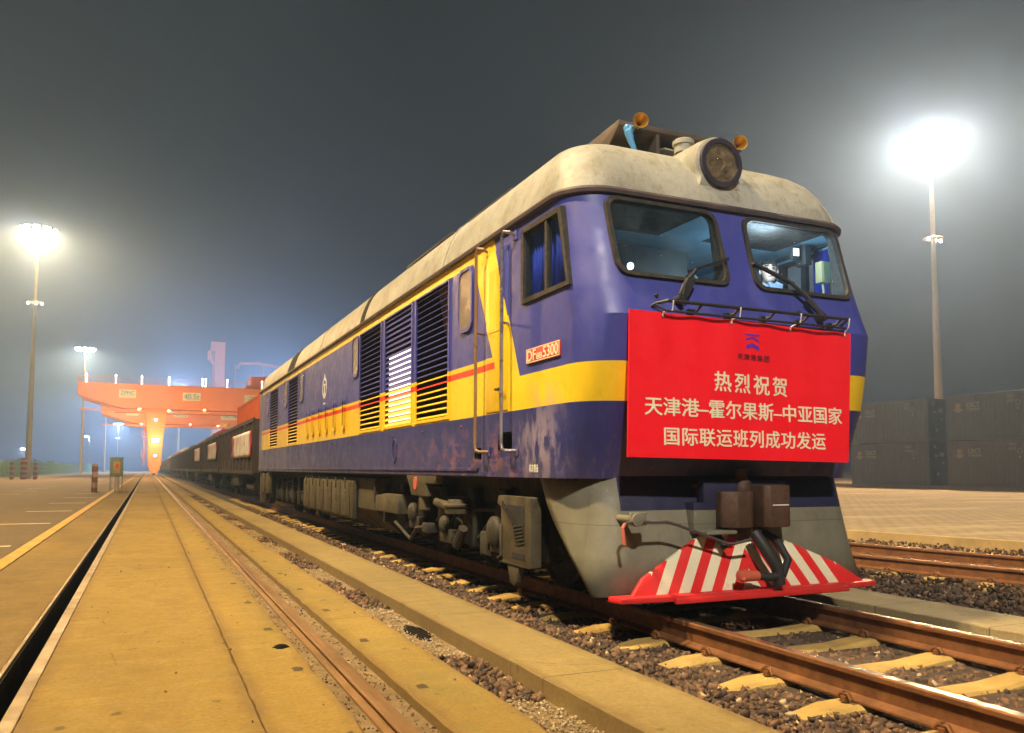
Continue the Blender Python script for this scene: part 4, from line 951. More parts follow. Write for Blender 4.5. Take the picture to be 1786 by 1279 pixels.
# ------------------------------------------------------------ banner on the nose
BO = (4.36, 5.16, 1.2)
ban = thing('celebration_banner', 'large red banner with cream lettering hung across the nose of the locomotive', 'banner', BO)
bq = lambda x, z: (x, 5.16 + .007 * math.sin(2.2 * x + 1.1 * z) + .004 * math.sin(5.1 * x - 2 * z) + .006 * math.exp(-(2.3 - z) * 2.2) * math.sin(17.4 * x + .6), z)
def bpt(u, v):  # the four corners as measured, u right, v up
    a = Vector((3.257, 2.32)).lerp(Vector((5.485, 2.291)), u); b = Vector((3.238, 1.214)).lerp(Vector((5.419, 1.185)), u); q = b.lerp(a, v); return bq(q.x, q.y)
NX, NZ = 40, 20
mb = MB(); vs = [bpt(i / NX, j / NZ) for j in range(NZ + 1) for i in range(NX + 1)]; n1 = len(vs)
back = [(x, y + .012, z) for x, y, z in vs]
ix = lambda i, j: j * (NX + 1) + i
fs = [(ix(i, j), ix(i + 1, j), ix(i + 1, j + 1), ix(i, j + 1)) for j in range(NZ) for i in range(NX)]
bf = [tuple(n1 + k for k in f[::-1]) for f in fs]
rim = [ix(i, 0) for i in range(NX + 1)] + [ix(NX, j) for j in range(1, NZ + 1)] + [ix(i, NZ) for i in range(NX - 1, -1, -1)] + [ix(0, j) for j in range(NZ - 1, 0, -1)]
sd = [(rim[k], n1 + rim[k], n1 + rim[(k + 1) % len(rim)], rim[(k + 1) % len(rim)]) for k in range(len(rim))]
mb.add(vs + back, fs + bf + sd); mb.build('cloth', M['banner'], ban)
for u, zx in ((.13, -.86), (.42, -.22), (.70, .40), (.965, .93)):
    a = bpt(u, 1.0); mb = MB(); mb.tube([(a[0], a[1] - .004, a[2] - .03), (a[0], a[1] - .010, a[2]), (XC + zx, 5.105, 2.33), (XC + zx, 5.09, 2.40), (XC + zx + .01, 5.125, 2.405)], .0055, 6)
    mb.build('tie_cord', M['white'], ban)
    mb = MB(); mb.lathe((a[0], a[1] - .002, a[2] - .03), (0, -1, 0), [(0, .014), (.003, .013), (.004, .007)], 12); mb.build('eyelet', M['chrome'], ban)
def wr(name, m, items, off=.004):
    mb = MB()
    for body_, c, w, h, slope, bold, sp in items:
        fm = lambda p: (lambda x, z: (bq(x, z)[0], bq(x, z)[1] - off, z))(c[0] + p[0], c[1] + p[1] + slope * p[0])
        text_fit(mb, body_, fm, -w / 2, w / 2, -h / 2, h / 2, bold, sp)
    return mb.build(name, m, ban)
wr('lettering', M['banner_text'], [('热烈祝贺', (4.388, 1.803), .735, .155, -.030, .022, 1.28), ('天津港–霍尔果斯–中亚国家', (4.367, 1.587), 1.96, .142, -.014, .022, 1.0), ('国际联运班列成功发运', (4.355, 1.367), 1.60, .138, -.010, .022, 1.05)])
wr('small_lettering', M['banner_dark'], [('天津港集团', (4.41, 2.018), .325, .050, -.02, .015, 1.15)])
mb = MB()
def lp(pts): mb.add([(4.405 + a * .074, bq(4.405, 2.145)[1] - .004, 2.145 + b * .068) for a, b in pts], [tuple(range(len(pts)))])
lp([(-1, .78), (1, .74), (1, .95), (-1, .95)])
for zz, th in ((.36, .26), (-.42, .50)):
    lp([(-.85, zz - th), (0, zz + .30 - th), (0, zz + .30), (-.85, zz)]); lp([(0, zz + .30 - th), (.95, zz - .12 - th), (.95, zz - .12), (0, zz + .30)])
mb.build('emblem', M['banner_logo'], ban)

# ------------------------------------------------------------ the driver
px, py, pz = XC + .85, 5.97, 2.30
per = thing('person', 'driver in a pale blue shirt sitting behind the windscreen of the locomotive', 'person', (px, py, pz))
def skin_mesh(name, verts, edges, m, parent, sub=2, root=0):
    bm = bmesh.new(); lay = bm.verts.layers.skin.verify(); vv = []
    o = Vector(parent['o'])
    for k, (p, r) in enumerate(verts):
        v = bm.verts.new(Vector(p)); v[lay].radius = r if isinstance(r, tuple) else (r, r); v[lay].use_root = (k == root); vv.append(v)
    for a, b in edges: bm.edges.new((vv[a], vv[b]))
    me = bpy.data.meshes.new(name); bm.to_mesh(me); bm.free(); ob = bpy.data.objects.new(name, me); C.objects.link(ob)
    sk = ob.modifiers.new('skin', 'SKIN'); sk.use_smooth_shade = True
    if sub: s_ = ob.modifiers.new('sub', 'SUBSURF'); s_.levels = s_.render_levels = sub
    me.materials.append(m); ob.parent = parent; ob['o'] = tuple(o); return ob
# body: pelvis, spine, neck, head, arms ending in hands with five fingers on the desk
V = [((0, .05, .08), (.15, .12)), ((0, .05, .26), (.14, .10)), ((0, .04, .42), (.155, .10)), ((0, .03, .53), (.075, .06)), ((0, .02, .585), (.050, .052)), ((0, .0, .645), (.050, .056))]
Ed = [(0, 1), (1, 2), (2, 3), (3, 4), (4, 5)]
for s in (-1, 1):
    b0 = len(V); V += [((s * .17, .04, .47), .06), ((s * .23, .0, .28), .045), ((s * .17, -.17, .36), .035), ((s * .15, -.24, .40), (.036, .018))]
    Ed += [(2, b0), (b0, b0 + 1), (b0 + 1, b0 + 2), (b0 + 2, b0 + 3)]
    for k, (fx, ln) in enumerate(((-.027, .062), (-.009, .075), (.010, .070), (.027, .055))):
        q = len(V); V += [((s * .15 + fx, -.28, .405), .0085), ((s * .15 + fx * 1.15, -.28 - ln * .6, .40), .0075), ((s * .15 + fx * 1.2, -.28 - ln, .385), .006)]; Ed += [(b0 + 3, q), (q, q + 1), (q + 1, q + 2)]
    q = len(V); V += [((s * .15 - s * .045, -.24, .395), .010), ((s * .15 - s * .06, -.285, .385), .008)]; Ed += [(b0 + 3, q), (q, q + 1)]
bd = skin_mesh('body', V, Ed, M['skin'], per)
# head joined to the body, turned towards the photographer
HR = Matrix.Rotation(R(-32), 3, 'Z'); HC = Vector((px - .01, py - .01, pz + .69))
hp = lambda x, y, z: HC + HR @ Vector((x, y, z))
HEAD = [(-.115, .026, -.084, -.035), (-.10, .044, -.092, .0), (-.07, .058, -.092, .035), (-.03, .066, -.090, .075), (.02, .071, -.088, .092), (.06, .070, -.082, .095), (.09, .058, -.062, .078), (.11, .034, -.030, .047), (.118, .010, .0, .016)]
def head_ring(z, rx, yf, yb, k=1.0, n=24):
    yc = (yf + yb) / 2; ry = (yb - yf) / 2
    return [hp(rx * k * math.cos(2 * math.pi * i / n), yc + ry * k * math.sin(2 * math.pi * i / n), z) for i in range(n)]
mb = MB(); dg = bpy.context.evaluated_depsgraph_get(); em = bpy.data.meshes.new_from_object(bd.evaluated_get(dg))
mb.add([Vector(v.co) + Vector(per['o']) for v in em.vertices], [tuple(p.vertices) for p in em.polygons])
bpy.data.objects.remove(bd); bpy.data.meshes.remove(em)
mb.loft([head_ring(*h) for h in HEAD])
mb.loft([[hp(a, b, c) for a, b, c in l] for l in ([(-.017, -.080, -.036), (.017, -.080, -.036), (.012, -.082, -.02), (-.012, -.082, -.02)], [(-.013, -.112, -.030), (.013, -.112, -.030), (.008, -.112, -.018), (-.008, -.112, -.018)], [(-.007, -.086, .03), (.007, -.086, .03), (.006, -.082, .036), (-.006, -.082, .036)])])
for s in (-1, 1): mb.lathe(hp(s * .066, .01, -.005), HR @ Vector((s, .3, 0)), [(0, .012), (.012, .026), (.018, .024), (.014, .012)], 10)
mb.build('body', M['skin'], per, angle=80)
mb = MB()
for s in (-1, 1):
    mb.lathe(hp(s * .029, -.084, .012), HR @ Vector((s * .25, -1, 0)), [(0, .011), (.004, .009), (.006, .003)], 10)
    mb.obox(hp(s * .030, -.088, .040), HR @ Vector((.020, .004 * s, -.002 * s)), HR @ Vector((0, .006, 0)), (0, 0, .004))
    ring([(s * .031 + .028 * math.cos(t), .012 + .019 * math.sin(t)) for t in np.linspace(0, 2 * math.pi, 14, endpoint=False)], [(s * .031 + .0255 * math.cos(t), .012 + .0165 * math.sin(t)) for t in np.linspace(0, 2 * math.pi, 14, endpoint=False)], lambda p, d: tuple(hp(p[0], -.100 - d, p[1])), 0, .003, mb)
mb.tube([hp(-.02, -.088, -.064), hp(0, -.094, -.062), hp(.02, -.088, -.064)], .0040, 6)
mb.build('glasses_and_eyes', M['hair'], per)
mb = MB(); HH = [(-.045, .068, -.09, .068), (-.01, .070, -.089, .085)] + [(.03, .0715, -.087, .094), (.055, .0705, -.084, .095)] + HEAD[6:]; n_ = 24
HH = [(z + (.006 if z > .08 else 0), rx, a, b) for z, rx, a, b in HH]; vs = [p for h in HH for p in head_ring(*h, k=1.085)]; fs = []
for k in range(len(HH) - 1):
    for i in range(n_):
        if k < 3 and math.sin(2 * math.pi * (i + .5) / n_) < (.15, .05, -.35)[k]: continue
        fs.append((k * n_ + i, k * n_ + (i + 1) % n_, (k + 1) * n_ + (i + 1) % n_, (k + 1) * n_ + i))
fs.append(tuple((len(HH) - 1) * n_ + i for i in range(n_)))
mb.add(vs, fs); hr = mb.build('hair', M['hair'], per, angle=80)
md = hr.modifiers.new('thick', 'SOLIDIFY'); md.thickness = .006
mb = MB(); loops = []
for z, rx, ry, yo in ((.0, .20, .15, .05), (.26, .19, .135, .05), (.42, .215, .13, .04), (.49, .19, .11, .04), (.535, .105, .085, .03), (.56, .068, .066, .022), (.575, .072, .07, .02)):
    loops.append([(px + rx * math.cos(u), py + yo + ry * math.sin(u), pz + z) for u in np.linspace(0, 2 * math.pi, 24, endpoint=False)])
mb.loft(loops, cap=False)
for s in (-1, 1): mb.tube([(px + s * .155, py + .04, pz + .475), (px + s * .215, py + .02, pz + .36), (px + s * .235, py - .01, pz + .25)], [.08, .07, .062], 12)
mb.build('shirt', M['shirt'], per, angle=80)
mb = MB(); mb.prism([(-.05, .0), (.05, .0), (.035, -.13), (-.035, -.13)], 'y', py - .128, py - .112); mb.v = [(px + a, b, pz + .55 + c) for a, b, c in mb.v]
for s in (-1, 1): mb.obox((px + s * .045, py - .075, pz + .545), (.03, -.01 * s, .012 * -s), (0, .008, 0), (.012 * s, 0, .028))
mb.build('collar', M['shirt'], per)

# ------------------------------------------------------------ freight train
WL, WG = 12.6, .95
wy = 26.55; wg = 'freight wagons coupled behind the locomotive'
def make_wagon(y0):
    o = (TC - .0, y0 + WL / 2, 0)
    w = thing('open_wagon', 'dark brown open freight wagon first behind the locomotive with a red and white cloth', 'wagon', o, wg)
    x0, x1 = 2.98, TC * 2 - 2.98
    mb = MB(); mb.box(x0 + .05, x0 + .10, y0, y0 + WL, .98, 2.68); mb.box(x1 - .10, x1 - .05, y0, y0 + WL, .98, 2.68); mb.box(x0 + .1, x1 - .1, y0, y0 + .05, .98, 2.68); mb.box(x0 + .1, x1 - .1, y0 + WL - .05, y0 + WL, .98, 2.68); mb.box(x0 + .1, x1 - .1, y0 + .05, y0 + WL - .05, .98, 1.1)
    mb.build('wagon_body', M['wagon'], w)
    mb = MB()
    for xx in ((x0 + .002, x0 + .05), (x1 - .05, x1 - .002)):
        mb.box(*xx, y0 - .01, y0 + WL + .01, 2.60, 2.72); mb.box(*xx, y0 - .01, y0 + WL + .01, .94, 1.07)
        for k in range(11):
            y = y0 + .1 + k * (WL - .34) / 10; mb.prism([(y, 1.07), (y + .16, 1.07), (y + .13, 2.6), (y + .03, 2.6)], 'x', *xx)
    mb.build('side_frame', M['wagon'], w)
    mb = MB(); mb.box(TC - .3, TC + .3, y0 - .4, y0 + WL + .4, .72, .94); mb.box(x0 + .2, x1 - .2, y0 + .1, y0 + WL - .1, .84, .96); mb.box(x0 + .1, x0 + .3, y0 + 5.2, y0 + 7.4, .5, .86); mb.build('wagon_underframe', M['wagon_dark'], w)
    for yc in (y0 + 1.9, y0 + WL - 1.9):
        mb = MB()
        for s in (-1, 1): mb.prism([(yc - 1.2, .42), (yc - 1.15, .62), (yc - .5, .80), (yc + .5, .80), (yc + 1.15, .62), (yc + 1.2, .42), (yc + .9, .40), (yc + .4, .30), (yc - .4, .30), (yc - .9, .40)], 'x', TC + s * 1.0 - .07, TC + s * 1.0 + .07)
        mb.box(TC - .93, TC + .93, yc - .2, yc + .2, .45, .7); bo = mb.build('wagon_bogie', M['wagon_dark'], w, bevel=.01)
        for q in (-.875, .875): wheelset(bo, yc + q, .42, .42, o)
    return w
wag = make_wagon(wy)
for k in range(1, 22):
    nm = ['second', 'third', 'fourth', 'fifth', 'sixth', 'seventh', 'eighth', 'ninth', 'tenth', 'eleventh', 'twelfth', 'thirteenth', 'fourteenth', 'fifteenth', 'sixteenth', 'seventeenth', 'eighteenth', 'nineteenth', 'twentieth', 'twenty-first', 'twenty-second'][k - 1]
    dup(wag, (0, k * (WL + WG), 0), None, 'dark brown open freight wagon, the ' + nm + ' one behind the locomotive', wg)
for k, (ya, yb, za, zb, nm) in enumerate(((26.95, 33.2, 1.50, 2.33, 'first'), (41.2, 47.0, 1.55, 2.38, 'second'), (54.5, 60.8, 1.58, 2.42, 'third'))):
    mb = MB(); NY = 40; yc = (ya + yb) / 2
    f = lambda i, j: (2.972 - .018 * math.sin(i * 1.3 + .4 * math.sin(j * .9)) - .012 * math.sin(i * .5 + j), ya + (yb - ya) * i / NY, za + (zb - za) * j / 8)
    vs = [f(i, j) for j in range(9) for i in range(NY + 1)]
    mb.add(vs, [(j * (NY + 1) + i, j * (NY + 1) + i + 1, (j + 1) * (NY + 1) + i + 1, (j + 1) * (NY + 1) + i) for j in range(8) for i in range(NY)])
    b = mb.build('wagon_cloth', M['wbanner'], origin=(2.97, yc, za), angle=80); md = b.modifiers.new('thick', 'SOLIDIFY'); md.thickness = .006; md.offset = 1
    tag(b, 'creased white and red cloth hung on the side of the ' + nm + ' wagon', 'cloth banner', 'cloths hung on the wagons')
def container(x0, x1, y0, y1, z0, z1, m, name, label, group, ribs=True, end_marks=False):
    c = thing(name, label, 'container', ((x0 + x1) / 2, (y0 + y1) / 2, z0), group)
    mb = MB(); d = .03
    prof = []; y = y0 + .16
    while y < y1 - .16:
        prof += [(0, y), (0, y + .09), (d, y + .13), (d, y + .22)]; y += .27
    loops = [[(x0 + .012 + a, b, z) for a, b in prof] for z in (z0 + .15, z1 - .10)]
    mb.loft(loops, cap=False, closed=False)
    mb.box(x0 + .06, x1 - .012, y0 + .04, y1 - .04, z0 + .08, z1 - .03)
    mb.build('side_wall', m, c)
    mb = MB()
    for x in (x0, x1 - .1):
        for y in (y0, y1 - .1): mb.box(x, x + .1, y, y + .1, z0 + .12, z1 - .12)
    for x in (x0 + .005, x1 - .085):
        mb.box(x, x + .08, y0 + .1, y1 - .1, z1 - .115, z1 - .015); mb.box(x, x + .08, y0 + .1, y1 - .1, z0, z0 + .16)
    for y in (y0 + .005, y1 - .085):
        mb.box(x0 + .1, x1 - .1, y, y + .08, z1 - .115, z1 - .015); mb.box(x0 + .1, x1 - .1, y, y + .08, z0, z0 + .16)
    fr = mb.build('corner_frame', m, c, bevel=.008, seg=1)
    mb = MB()
    for x in (x0 - .003, x1 - .115):
        for y in (y0 - .003, y1 - .16):
            for z in (z0 - .0, z1 - .118): mb.box(x, x + .118, y, y + .163, z, z + .118)
    mb.build('corner_casting', m, c, bevel=.01, seg=1)
    mb = MB()
    for k in range(4):
        xx = x0 + .45 + k * (x1 - x0 - .9) / 3; mb.tube([(xx, y0 + .012, z0 + .2), (xx, y0 + .012, z1 - .15)], .02, 6)
    mb.build('door_bar', m, c)
    return c
lo = [('c_orange', 27.05, 33.75, 3.52, 'orange container standing in the first wagon behind the locomotive'), ('c_red', 40.6, 46.4, 2.99, 'dull red container standing in the second wagon'), ('c_green', 46.6, 52.4, 2.95, 'grey green container standing in the second wagon'), ('c_tan', 54.2, 60.0, 2.92, 'tan container standing in the third wagon'), ('c_green', 67.8, 73.6, 2.95, 'grey green container standing in the fourth wagon'), ('c_white', 81.4, 93.2, 3.05, 'white container standing in the fifth wagon'), ('c_orange', 95.0, 106.5, 3.0, 'orange container standing in the sixth wagon'), ('c_red', 108.5, 120, 3.0, 'dull red container standing in the seventh wagon'), ('c_tan', 122.2, 133.8, 3.0, 'tan container standing in the eighth wagon'), ('c_white', 136, 147, 3.0, 'white container standing in the ninth wagon')]
for m, a, b, z, lab in lo: container(3.16, 5.78, a, b, 1.102, z, M[m], 'shipping_container', lab, 'containers loaded in the wagons')

# ------------------------------------------------------------ container stacks on the right
def marks(c, x, ya, z0, far):
    # emblem, letters and number blocks on the side that faces the track (y runs away to the left of the reader)
    g = lambda ox, oz: (lambda p: (x - .004, ox - p[0], oz + p[1]))
    mb = MB(); f = g(ya, z0); text_fit(mb, 'CRCT', f, .0, .78, .14, .40, .05, lift=LIFTX); text_fit(mb, '中铁集装箱', f, .0, .80, -.06, .08, .03, lift=LIFTX); mb.build('lettering', M['mark'], c)
    mb = MB(); f = g(ya + .55, z0); mb.add([f(p) for p in ((-.32, .02), (0, -.16), (.34, .02), (0, .14))], [(0, 1, 2, 3)]); mb.add([f((.17 * math.cos(t), .26 + .15 * math.sin(t))) for t in np.linspace(0, 6.283, 16, endpoint=False)], [tuple(range(16))]); mb.build('emblem', M['mark_tan'], c)
    mb = MB(); f = g(far, z0); text_fit(mb, 'TBJU', f, -.65, -.2, .50, .66, .03, lift=LIFTX); text_fit(mb, '581204', f, -.62, -.2, .28, .42, .03, lift=LIFTX)
    ring([(.14 * math.cos(t), .22 + .17 * math.sin(t)) for t in np.linspace(0, 6.283, 14, endpoint=False)], [(.09 * math.cos(t), .22 + .11 * math.sin(t)) for t in np.linspace(0, 6.283, 14, endpoint=False)], lambda p, d: f(p), 0, 0, mb); mb.add([f(p) for p in ((-.08, -.16), (.06, -.16), (.06, -.04), (-.08, -.04))], [(0, 1, 2, 3)])
    mb.build('number_lettering', M['mark'], c)
ZB = .22; CHh = 2.63; gx = 43.0
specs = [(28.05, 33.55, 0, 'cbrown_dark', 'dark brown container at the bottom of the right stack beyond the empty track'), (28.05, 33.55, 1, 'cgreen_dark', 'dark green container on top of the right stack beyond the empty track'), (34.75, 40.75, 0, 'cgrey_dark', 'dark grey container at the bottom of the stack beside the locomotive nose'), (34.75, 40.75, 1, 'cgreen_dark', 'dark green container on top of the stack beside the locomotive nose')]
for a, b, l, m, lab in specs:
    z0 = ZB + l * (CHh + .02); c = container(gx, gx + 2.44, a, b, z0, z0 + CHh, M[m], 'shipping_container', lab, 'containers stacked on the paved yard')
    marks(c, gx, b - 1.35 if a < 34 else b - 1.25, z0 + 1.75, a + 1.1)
    if a > 34:
        mb = MB(); f = lambda p, z0=z0, a=a: (gx + .3 + p[0], a - .012, z0 + p[1])
        for q in ((.05, 2.25, .28, 2.42), (.55, 1.75, .95, 2.0), (.15, 1.72, .4, 1.85), (.75, 1.3, .95, 1.42), (1.3, 2.2, 1.7, 2.35), (.3, .6, .5, .78), (1.35, 1.7, 1.75, 1.95)): mb.add([f((q[0], q[1])), f((q[2], q[1])), f((q[2], q[3])), f((q[0], q[3]))], [(0, 1, 2, 3)])
        mb.build('door_marking', M['mark'], c)
mb = MB(); mb.box(gx + .1, gx + 2.3, 20, 47, -.01, .215)
tag(mb.build('stacking_beam', mat('stack_base', (.10, .075, .055), .9, var=.3), origin=(gx + 1.2, 34, -.01)), 'low dark concrete beam under the container stacks', 'beam')

# ------------------------------------------------------------ lamp masts
def mast(x, y, H, label, col, power, warm=False, near=False, ringh=None, lamps=10, hr=1.35):
    t = thing('lamp_mast', label, 'lamp mast', (x, y, 0), 'lamp masts of the yard')
    mb = MB(); mb.lathe((x, y, 0), (0, 0, 1), [(0, .42), (.05, .42), (.06, .30), (H * .5, .22), (H * .5 + .02, .19), (H, .12)], 14); mb.build('pole', M['pole'], t)
    mb = MB(); N = 24
    mb.tube([(x + hr * math.cos(2 * math.pi * k / N), y + hr * math.sin(2 * math.pi * k / N), H) for k in range(N + 1)], .05, 6)
    for k in range(4): a = k * math.pi / 4; mb.tube([(x - hr * math.cos(a), y - hr * math.sin(a), H), (x + hr * math.cos(a), y + hr * math.sin(a), H)], .04, 6)
    mb.build('head_frame', M['pole'], t)
    for k in range(lamps):
        a = 2 * math.pi * (k + .5) / lamps; c = Vector((x + (hr + .1) * math.cos(a), y + (hr + .1) * math.sin(a), H - .22)); u = Vector((math.cos(a), math.sin(a), 0)); tn = Vector((-u.y, u.x, 0)); n_ = (u * .75 + Vector((0, 0, -.66))).normalized(); up = n_.cross(tn)
        mb = MB(); mb.obox(c, tn * .30, up * .26, n_ * .12); fl = mb.build('floodlight', M['pole'], t, bevel=.03, seg=1)
        mb = MB(); mb.obox(c + n_ * .128, tn * .26, up * .22, n_ * .006); mb.build('lit_lens', M['lamp_warm' if warm else 'lamp_white'], fl, (x, y, 0))
    rh = ringh or H * .70
    mb = MB(); mb.tube([(x + .62 * math.cos(2 * math.pi * k / 16), y + .62 * math.sin(2 * math.pi * k / 16), rh) for k in range(17)], .035, 6); mb.box(x - .62, x + .62, y - .03, y + .03, rh - .03, rh + .03); mb.box(x - .03, x + .03, y - .62, y + .62, rh - .03, rh + .03)
    pf = mb.build('service_ring', M['pole'], t)
    for q in (-.62, .62, .1):
        mb = MB(); mb.lathe((x + q, y - .1, rh - .1), (0, 0, -1), [(-.08, .05), (0, .09), (.10, .10), (.14, .04)], 10); mb.build('small_lamp', M['lamp_small'], pf, (x, y, 0))
    L = bpy.data.objects.new('mast_light', bpy.data.lights.new('mast_light', 'SPOT')); L.data.spot_size = R(179); L.data.spot_blend = .25; C.objects.link(L); L.parent = t; L.location = (0, 0, H - .30); L.data.energy = power; L.data.color = col; L.data.shadow_soft_size = .5
    return t
WHITE = (1.0, .95, .86); COOL = (.84, .90, 1.0); SODIUM = (1, .72, .36)
mast(-11.0, 95.1, 25.7, 'tall lit lamp mast standing by the green fence at the far left', (1, .58, .22), 84000, ringh=18.0)
mast(50.6, 40.0, 25.3, 'tall lit lamp mast rising behind the dark container stacks on the right', (1, .66, .36), 76000, ringh=17.6, hr=1.7)
mast(-11.0, 167, 23.0, 'lit lamp mast rising just above the cantilever end of the near crane', SODIUM, 60000)
mast(-11.0, 253, 23.0, 'slim lamp mast seen below the far crane girder, second beyond the fence mast', COOL, 80000)
mast(-11.0, 356, 18.6, 'thin distant lamp mast almost lost in haze under the far crane', COOL, 80000)
for x, y, H, nm, pw in ((8.0, 255, 23.2, 'unseen lamp mast added behind the leg of the near crane', 100000), (30.0, 262, 23.6, 'unseen lamp mast added behind the girder of the near crane above the wagons', 70000), (44, 296, 26.2, 'unseen lamp mast added behind the girder end nearest the locomotive', 140000)):  # unseen masts added to make the low haze glow
    t_ = mast(x, y, H, nm, COOL, pw)
    for ch in [q for q in bpy.data.objects if q.parent == t_ and q.type == 'LIGHT']: ch.data.type = 'POINT'
mast(-9.0, 10.0, 25.0, 'lit lamp mast standing left of the photographer on the road side', SODIUM, 60000)
# the mast behind the photographer that lights the nose
K = mast(-7.0, -20.0, 25.0, 'lit lamp mast standing behind the photographer on the road side', (1, .90, .74), 0)
for ch in [q for q in bpy.data.objects if q.parent == K and q.type == 'LIGHT']: bpy.data.objects.remove(ch)
L = bpy.data.objects.new('mast_spot', bpy.data.lights.new('mast_spot', 'SPOT')); C.objects.link(L); L.parent = K; L.location = (0, 0, 24.4)
d = Vector((4.5, 5.6, 2.5)) - Vector((-7, -20, 24.4)); L.rotation_euler = d.to_track_quat('-Z', 'Y').to_euler(); L.data.energy = 50000; L.data.color = (1, .90, .74); L.data.spot_size = R(17); L.data.spot_blend = .75; L.data.shadow_soft_size = .5

# ------------------------------------------------------------ gantry cranes
def crane(yc, label, sign, far=False, xl=-10.7):
    t = thing('gantry_crane', label, 'crane', (1.06, yc, 0), 'rail gantry cranes over the freight train')
    k = 1.0; gy0, gy1 = yc - 1.1, yc + 1.1; XR = 46
    mb = MB(); mb.prism([(xl, 15.1), (xl, 13.0), (xl + 6.0, 11.15), (xl + 7.2, 11.0), (XR, 11.0), (XR, 15.1)], 'y', gy0, gy1)
    mb.build('main_girder', M['crane'], t, bevel=.05, seg=1)
    mb = MB(); mb.prism([(xl, 15.1), (xl, 13.0), (xl + 6.0, 11.15), (xl + 7.2, 11.0), (XR, 11.0), (XR, 15.1)], 'y', gy1 + 6.5, gy1 + 8.7); mb.box(xl, xl + 1, gy1 + .01, gy1 + 6.49, 14, 15); mb.build('rear_girder', M['crane'], t)
    mb = MB(); mb.box(xl + .3, XR, gy0 - .28, gy0 - .01, 10.55, 10.78); mb.box(xl + 5.5, XR, gy0 - .35, gy1 + .3, 10.35, 10.53); mb.box(xl + 4.4, xl + 6.4, gy0 - .3, gy1, 10.80, 10.95); mb.build('trolley_rail', M['crane'], t)
    for lx in (1.06, 34.0):
        mb = MB(); a = 1.05
        mb.loft([[(lx - w, yc - v, z), (lx + w, yc - v, z), (lx + w, yc + v, z), (lx - w, yc + v, z)] for z, w, v in ((1.5, 1.0, .9), (5.5, 1.15, .9), (9.6, 1.55, .95), (10.98, 1.75, 1.0))])
        lg = mb.build('leg', M['crane'], t, bevel=.05, seg=1)
        mb = MB(); mb.loft([[(lx - w, yc + 7.3 - v, z), (lx + w, yc + 7.3 - v, z), (lx + w, yc + 7.3 + v, z), (lx - w, yc + 7.3 + v, z)] for z, w, v in ((1.5, 1.0, .9), (10.98, 1.6, 1.0))]); mb.build('leg', M['crane'], t)
        mb = MB(); mb.box(lx - .8, lx + .8, yc - 2.5, yc + 10, .75, 1.49); mb.box(lx - .5, lx + .5, yc - 3.2, yc - .6, .25, .74); mb.box(lx - .5, lx + .5, yc + 6.4, yc + 10.4, .25, .74); sill = mb.build('bogie_beam', M['crane'], t, bevel=.05, seg=1)
        for q in (-2.8, -1.2, 7.0, 9.6):
            mb = MB(); mb.lathe((lx - .18, yc + q, .32), (1, 0, 0), [(0, .32), (.36, .32)], 18); mb.build('wheel', M['wagon_dark'], sill, (1.06, yc, 0))
        # ladder cage up the leg
        mb = MB()
        for s in (0, .5): mb.tube([(lx - 1.75, yc - .3 + s, 1.5), (lx - 1.75, yc - .3 + s, 11.2)], .04, 5)
        for z in np.arange(1.8, 11.2, .55): mb.tube([(lx - 1.75, yc - .3, z), (lx - 1.75, yc + .2, z)], .03, 4)
        for z in (3.2, 6.4, 9.3): mb.box(lx - 2.1, lx - 1.0, yc - .9, yc + .7, z, z + .06); mb.tube([(lx - 2.08, yc - .88, z + 1), (lx - 1.2, yc - .88, z + 1)], .03, 5); mb.tube([(lx - 2.08, yc - .88, z), (lx - 2.08, yc - .88, z + 1)], .03, 5)
        mb.build('ladder', M['crane'], t)
    mb = MB()
    for z in (15.55, 16.1):
        mb.tube([(xl, gy0 + .05, z), (XR, gy0 + .05, z)], .03, 5); mb.tube([(xl, gy1 + 8.6, z), (XR, gy1 + 8.6, z)], .03, 5); mb.tube([(xl + .05, gy0, z), (xl + .05, gy1 + 8.6, z)], .03, 5)
    for x in np.arange(xl, XR, 1.5): mb.tube([(x, gy0 + .05, 15.1), (x, gy0 + .05, 16.1)], .035, 5)
    mb.build('guard_rail', M['crane'], t)
    lamps = [(-1.5, 10.95), (3.0, 10.8), (8.6, 11.1), (14.5, 10.9), (22, 10.9), (30, 10.9)]
    for x, z in lamps:
        mb = MB(); mb.lathe((x, gy0 - .45, z), (0, -.3, -1), [(-.12, .10), (0, .22), (.02, .24)], 12); fl = mb.build('flood_lamp', M['crane'], t)
        mb = MB(); mb.lathe((x, gy0 - .46, z - .03), (0, -.3, -1), [(0, .21), (.05, .17), (.08, .05)], 12); mb.build('lit_lens', M['lamp_warm'], fl, (1.06, yc, 0))
    for x in (xl + 1.2, -5.2, -1.3, 2.9, 8.2, 8.7, 12.2, 18):
        mb = MB(); mb.tube([(x, gy0 + .05, 15.1), (x, gy0 + .05, 16.25)], .05, 5); mb.lathe((x, gy0 + .05, 16.25), (0, 0, 1), [(0, .10), (.16, .12), (.22, .05)], 8); mb.build('walkway_lamp', M['lamp_small'], t)
    # crane trolley with its cabin over the train
    mb = MB(); mb.box(15.6, 21.5, gy1 + .5, gy1 + 6.0, 15.6, 15.95); mb.box(16.5, 20.8, gy1 + 1, gy1 + 5.5, 15.96, 17.6)
    for x in np.arange(15.6, 21.6, .9): mb.tube([(x, gy1 + .5, 15.95), (x, gy1 + .5, 16.9)], .04, 5)
    mb.tube([(15.6, gy1 + .5, 16.9), (21.5, gy1 + .5, 16.9)], .04, 5); mb.build('trolley', M['crane'], t)
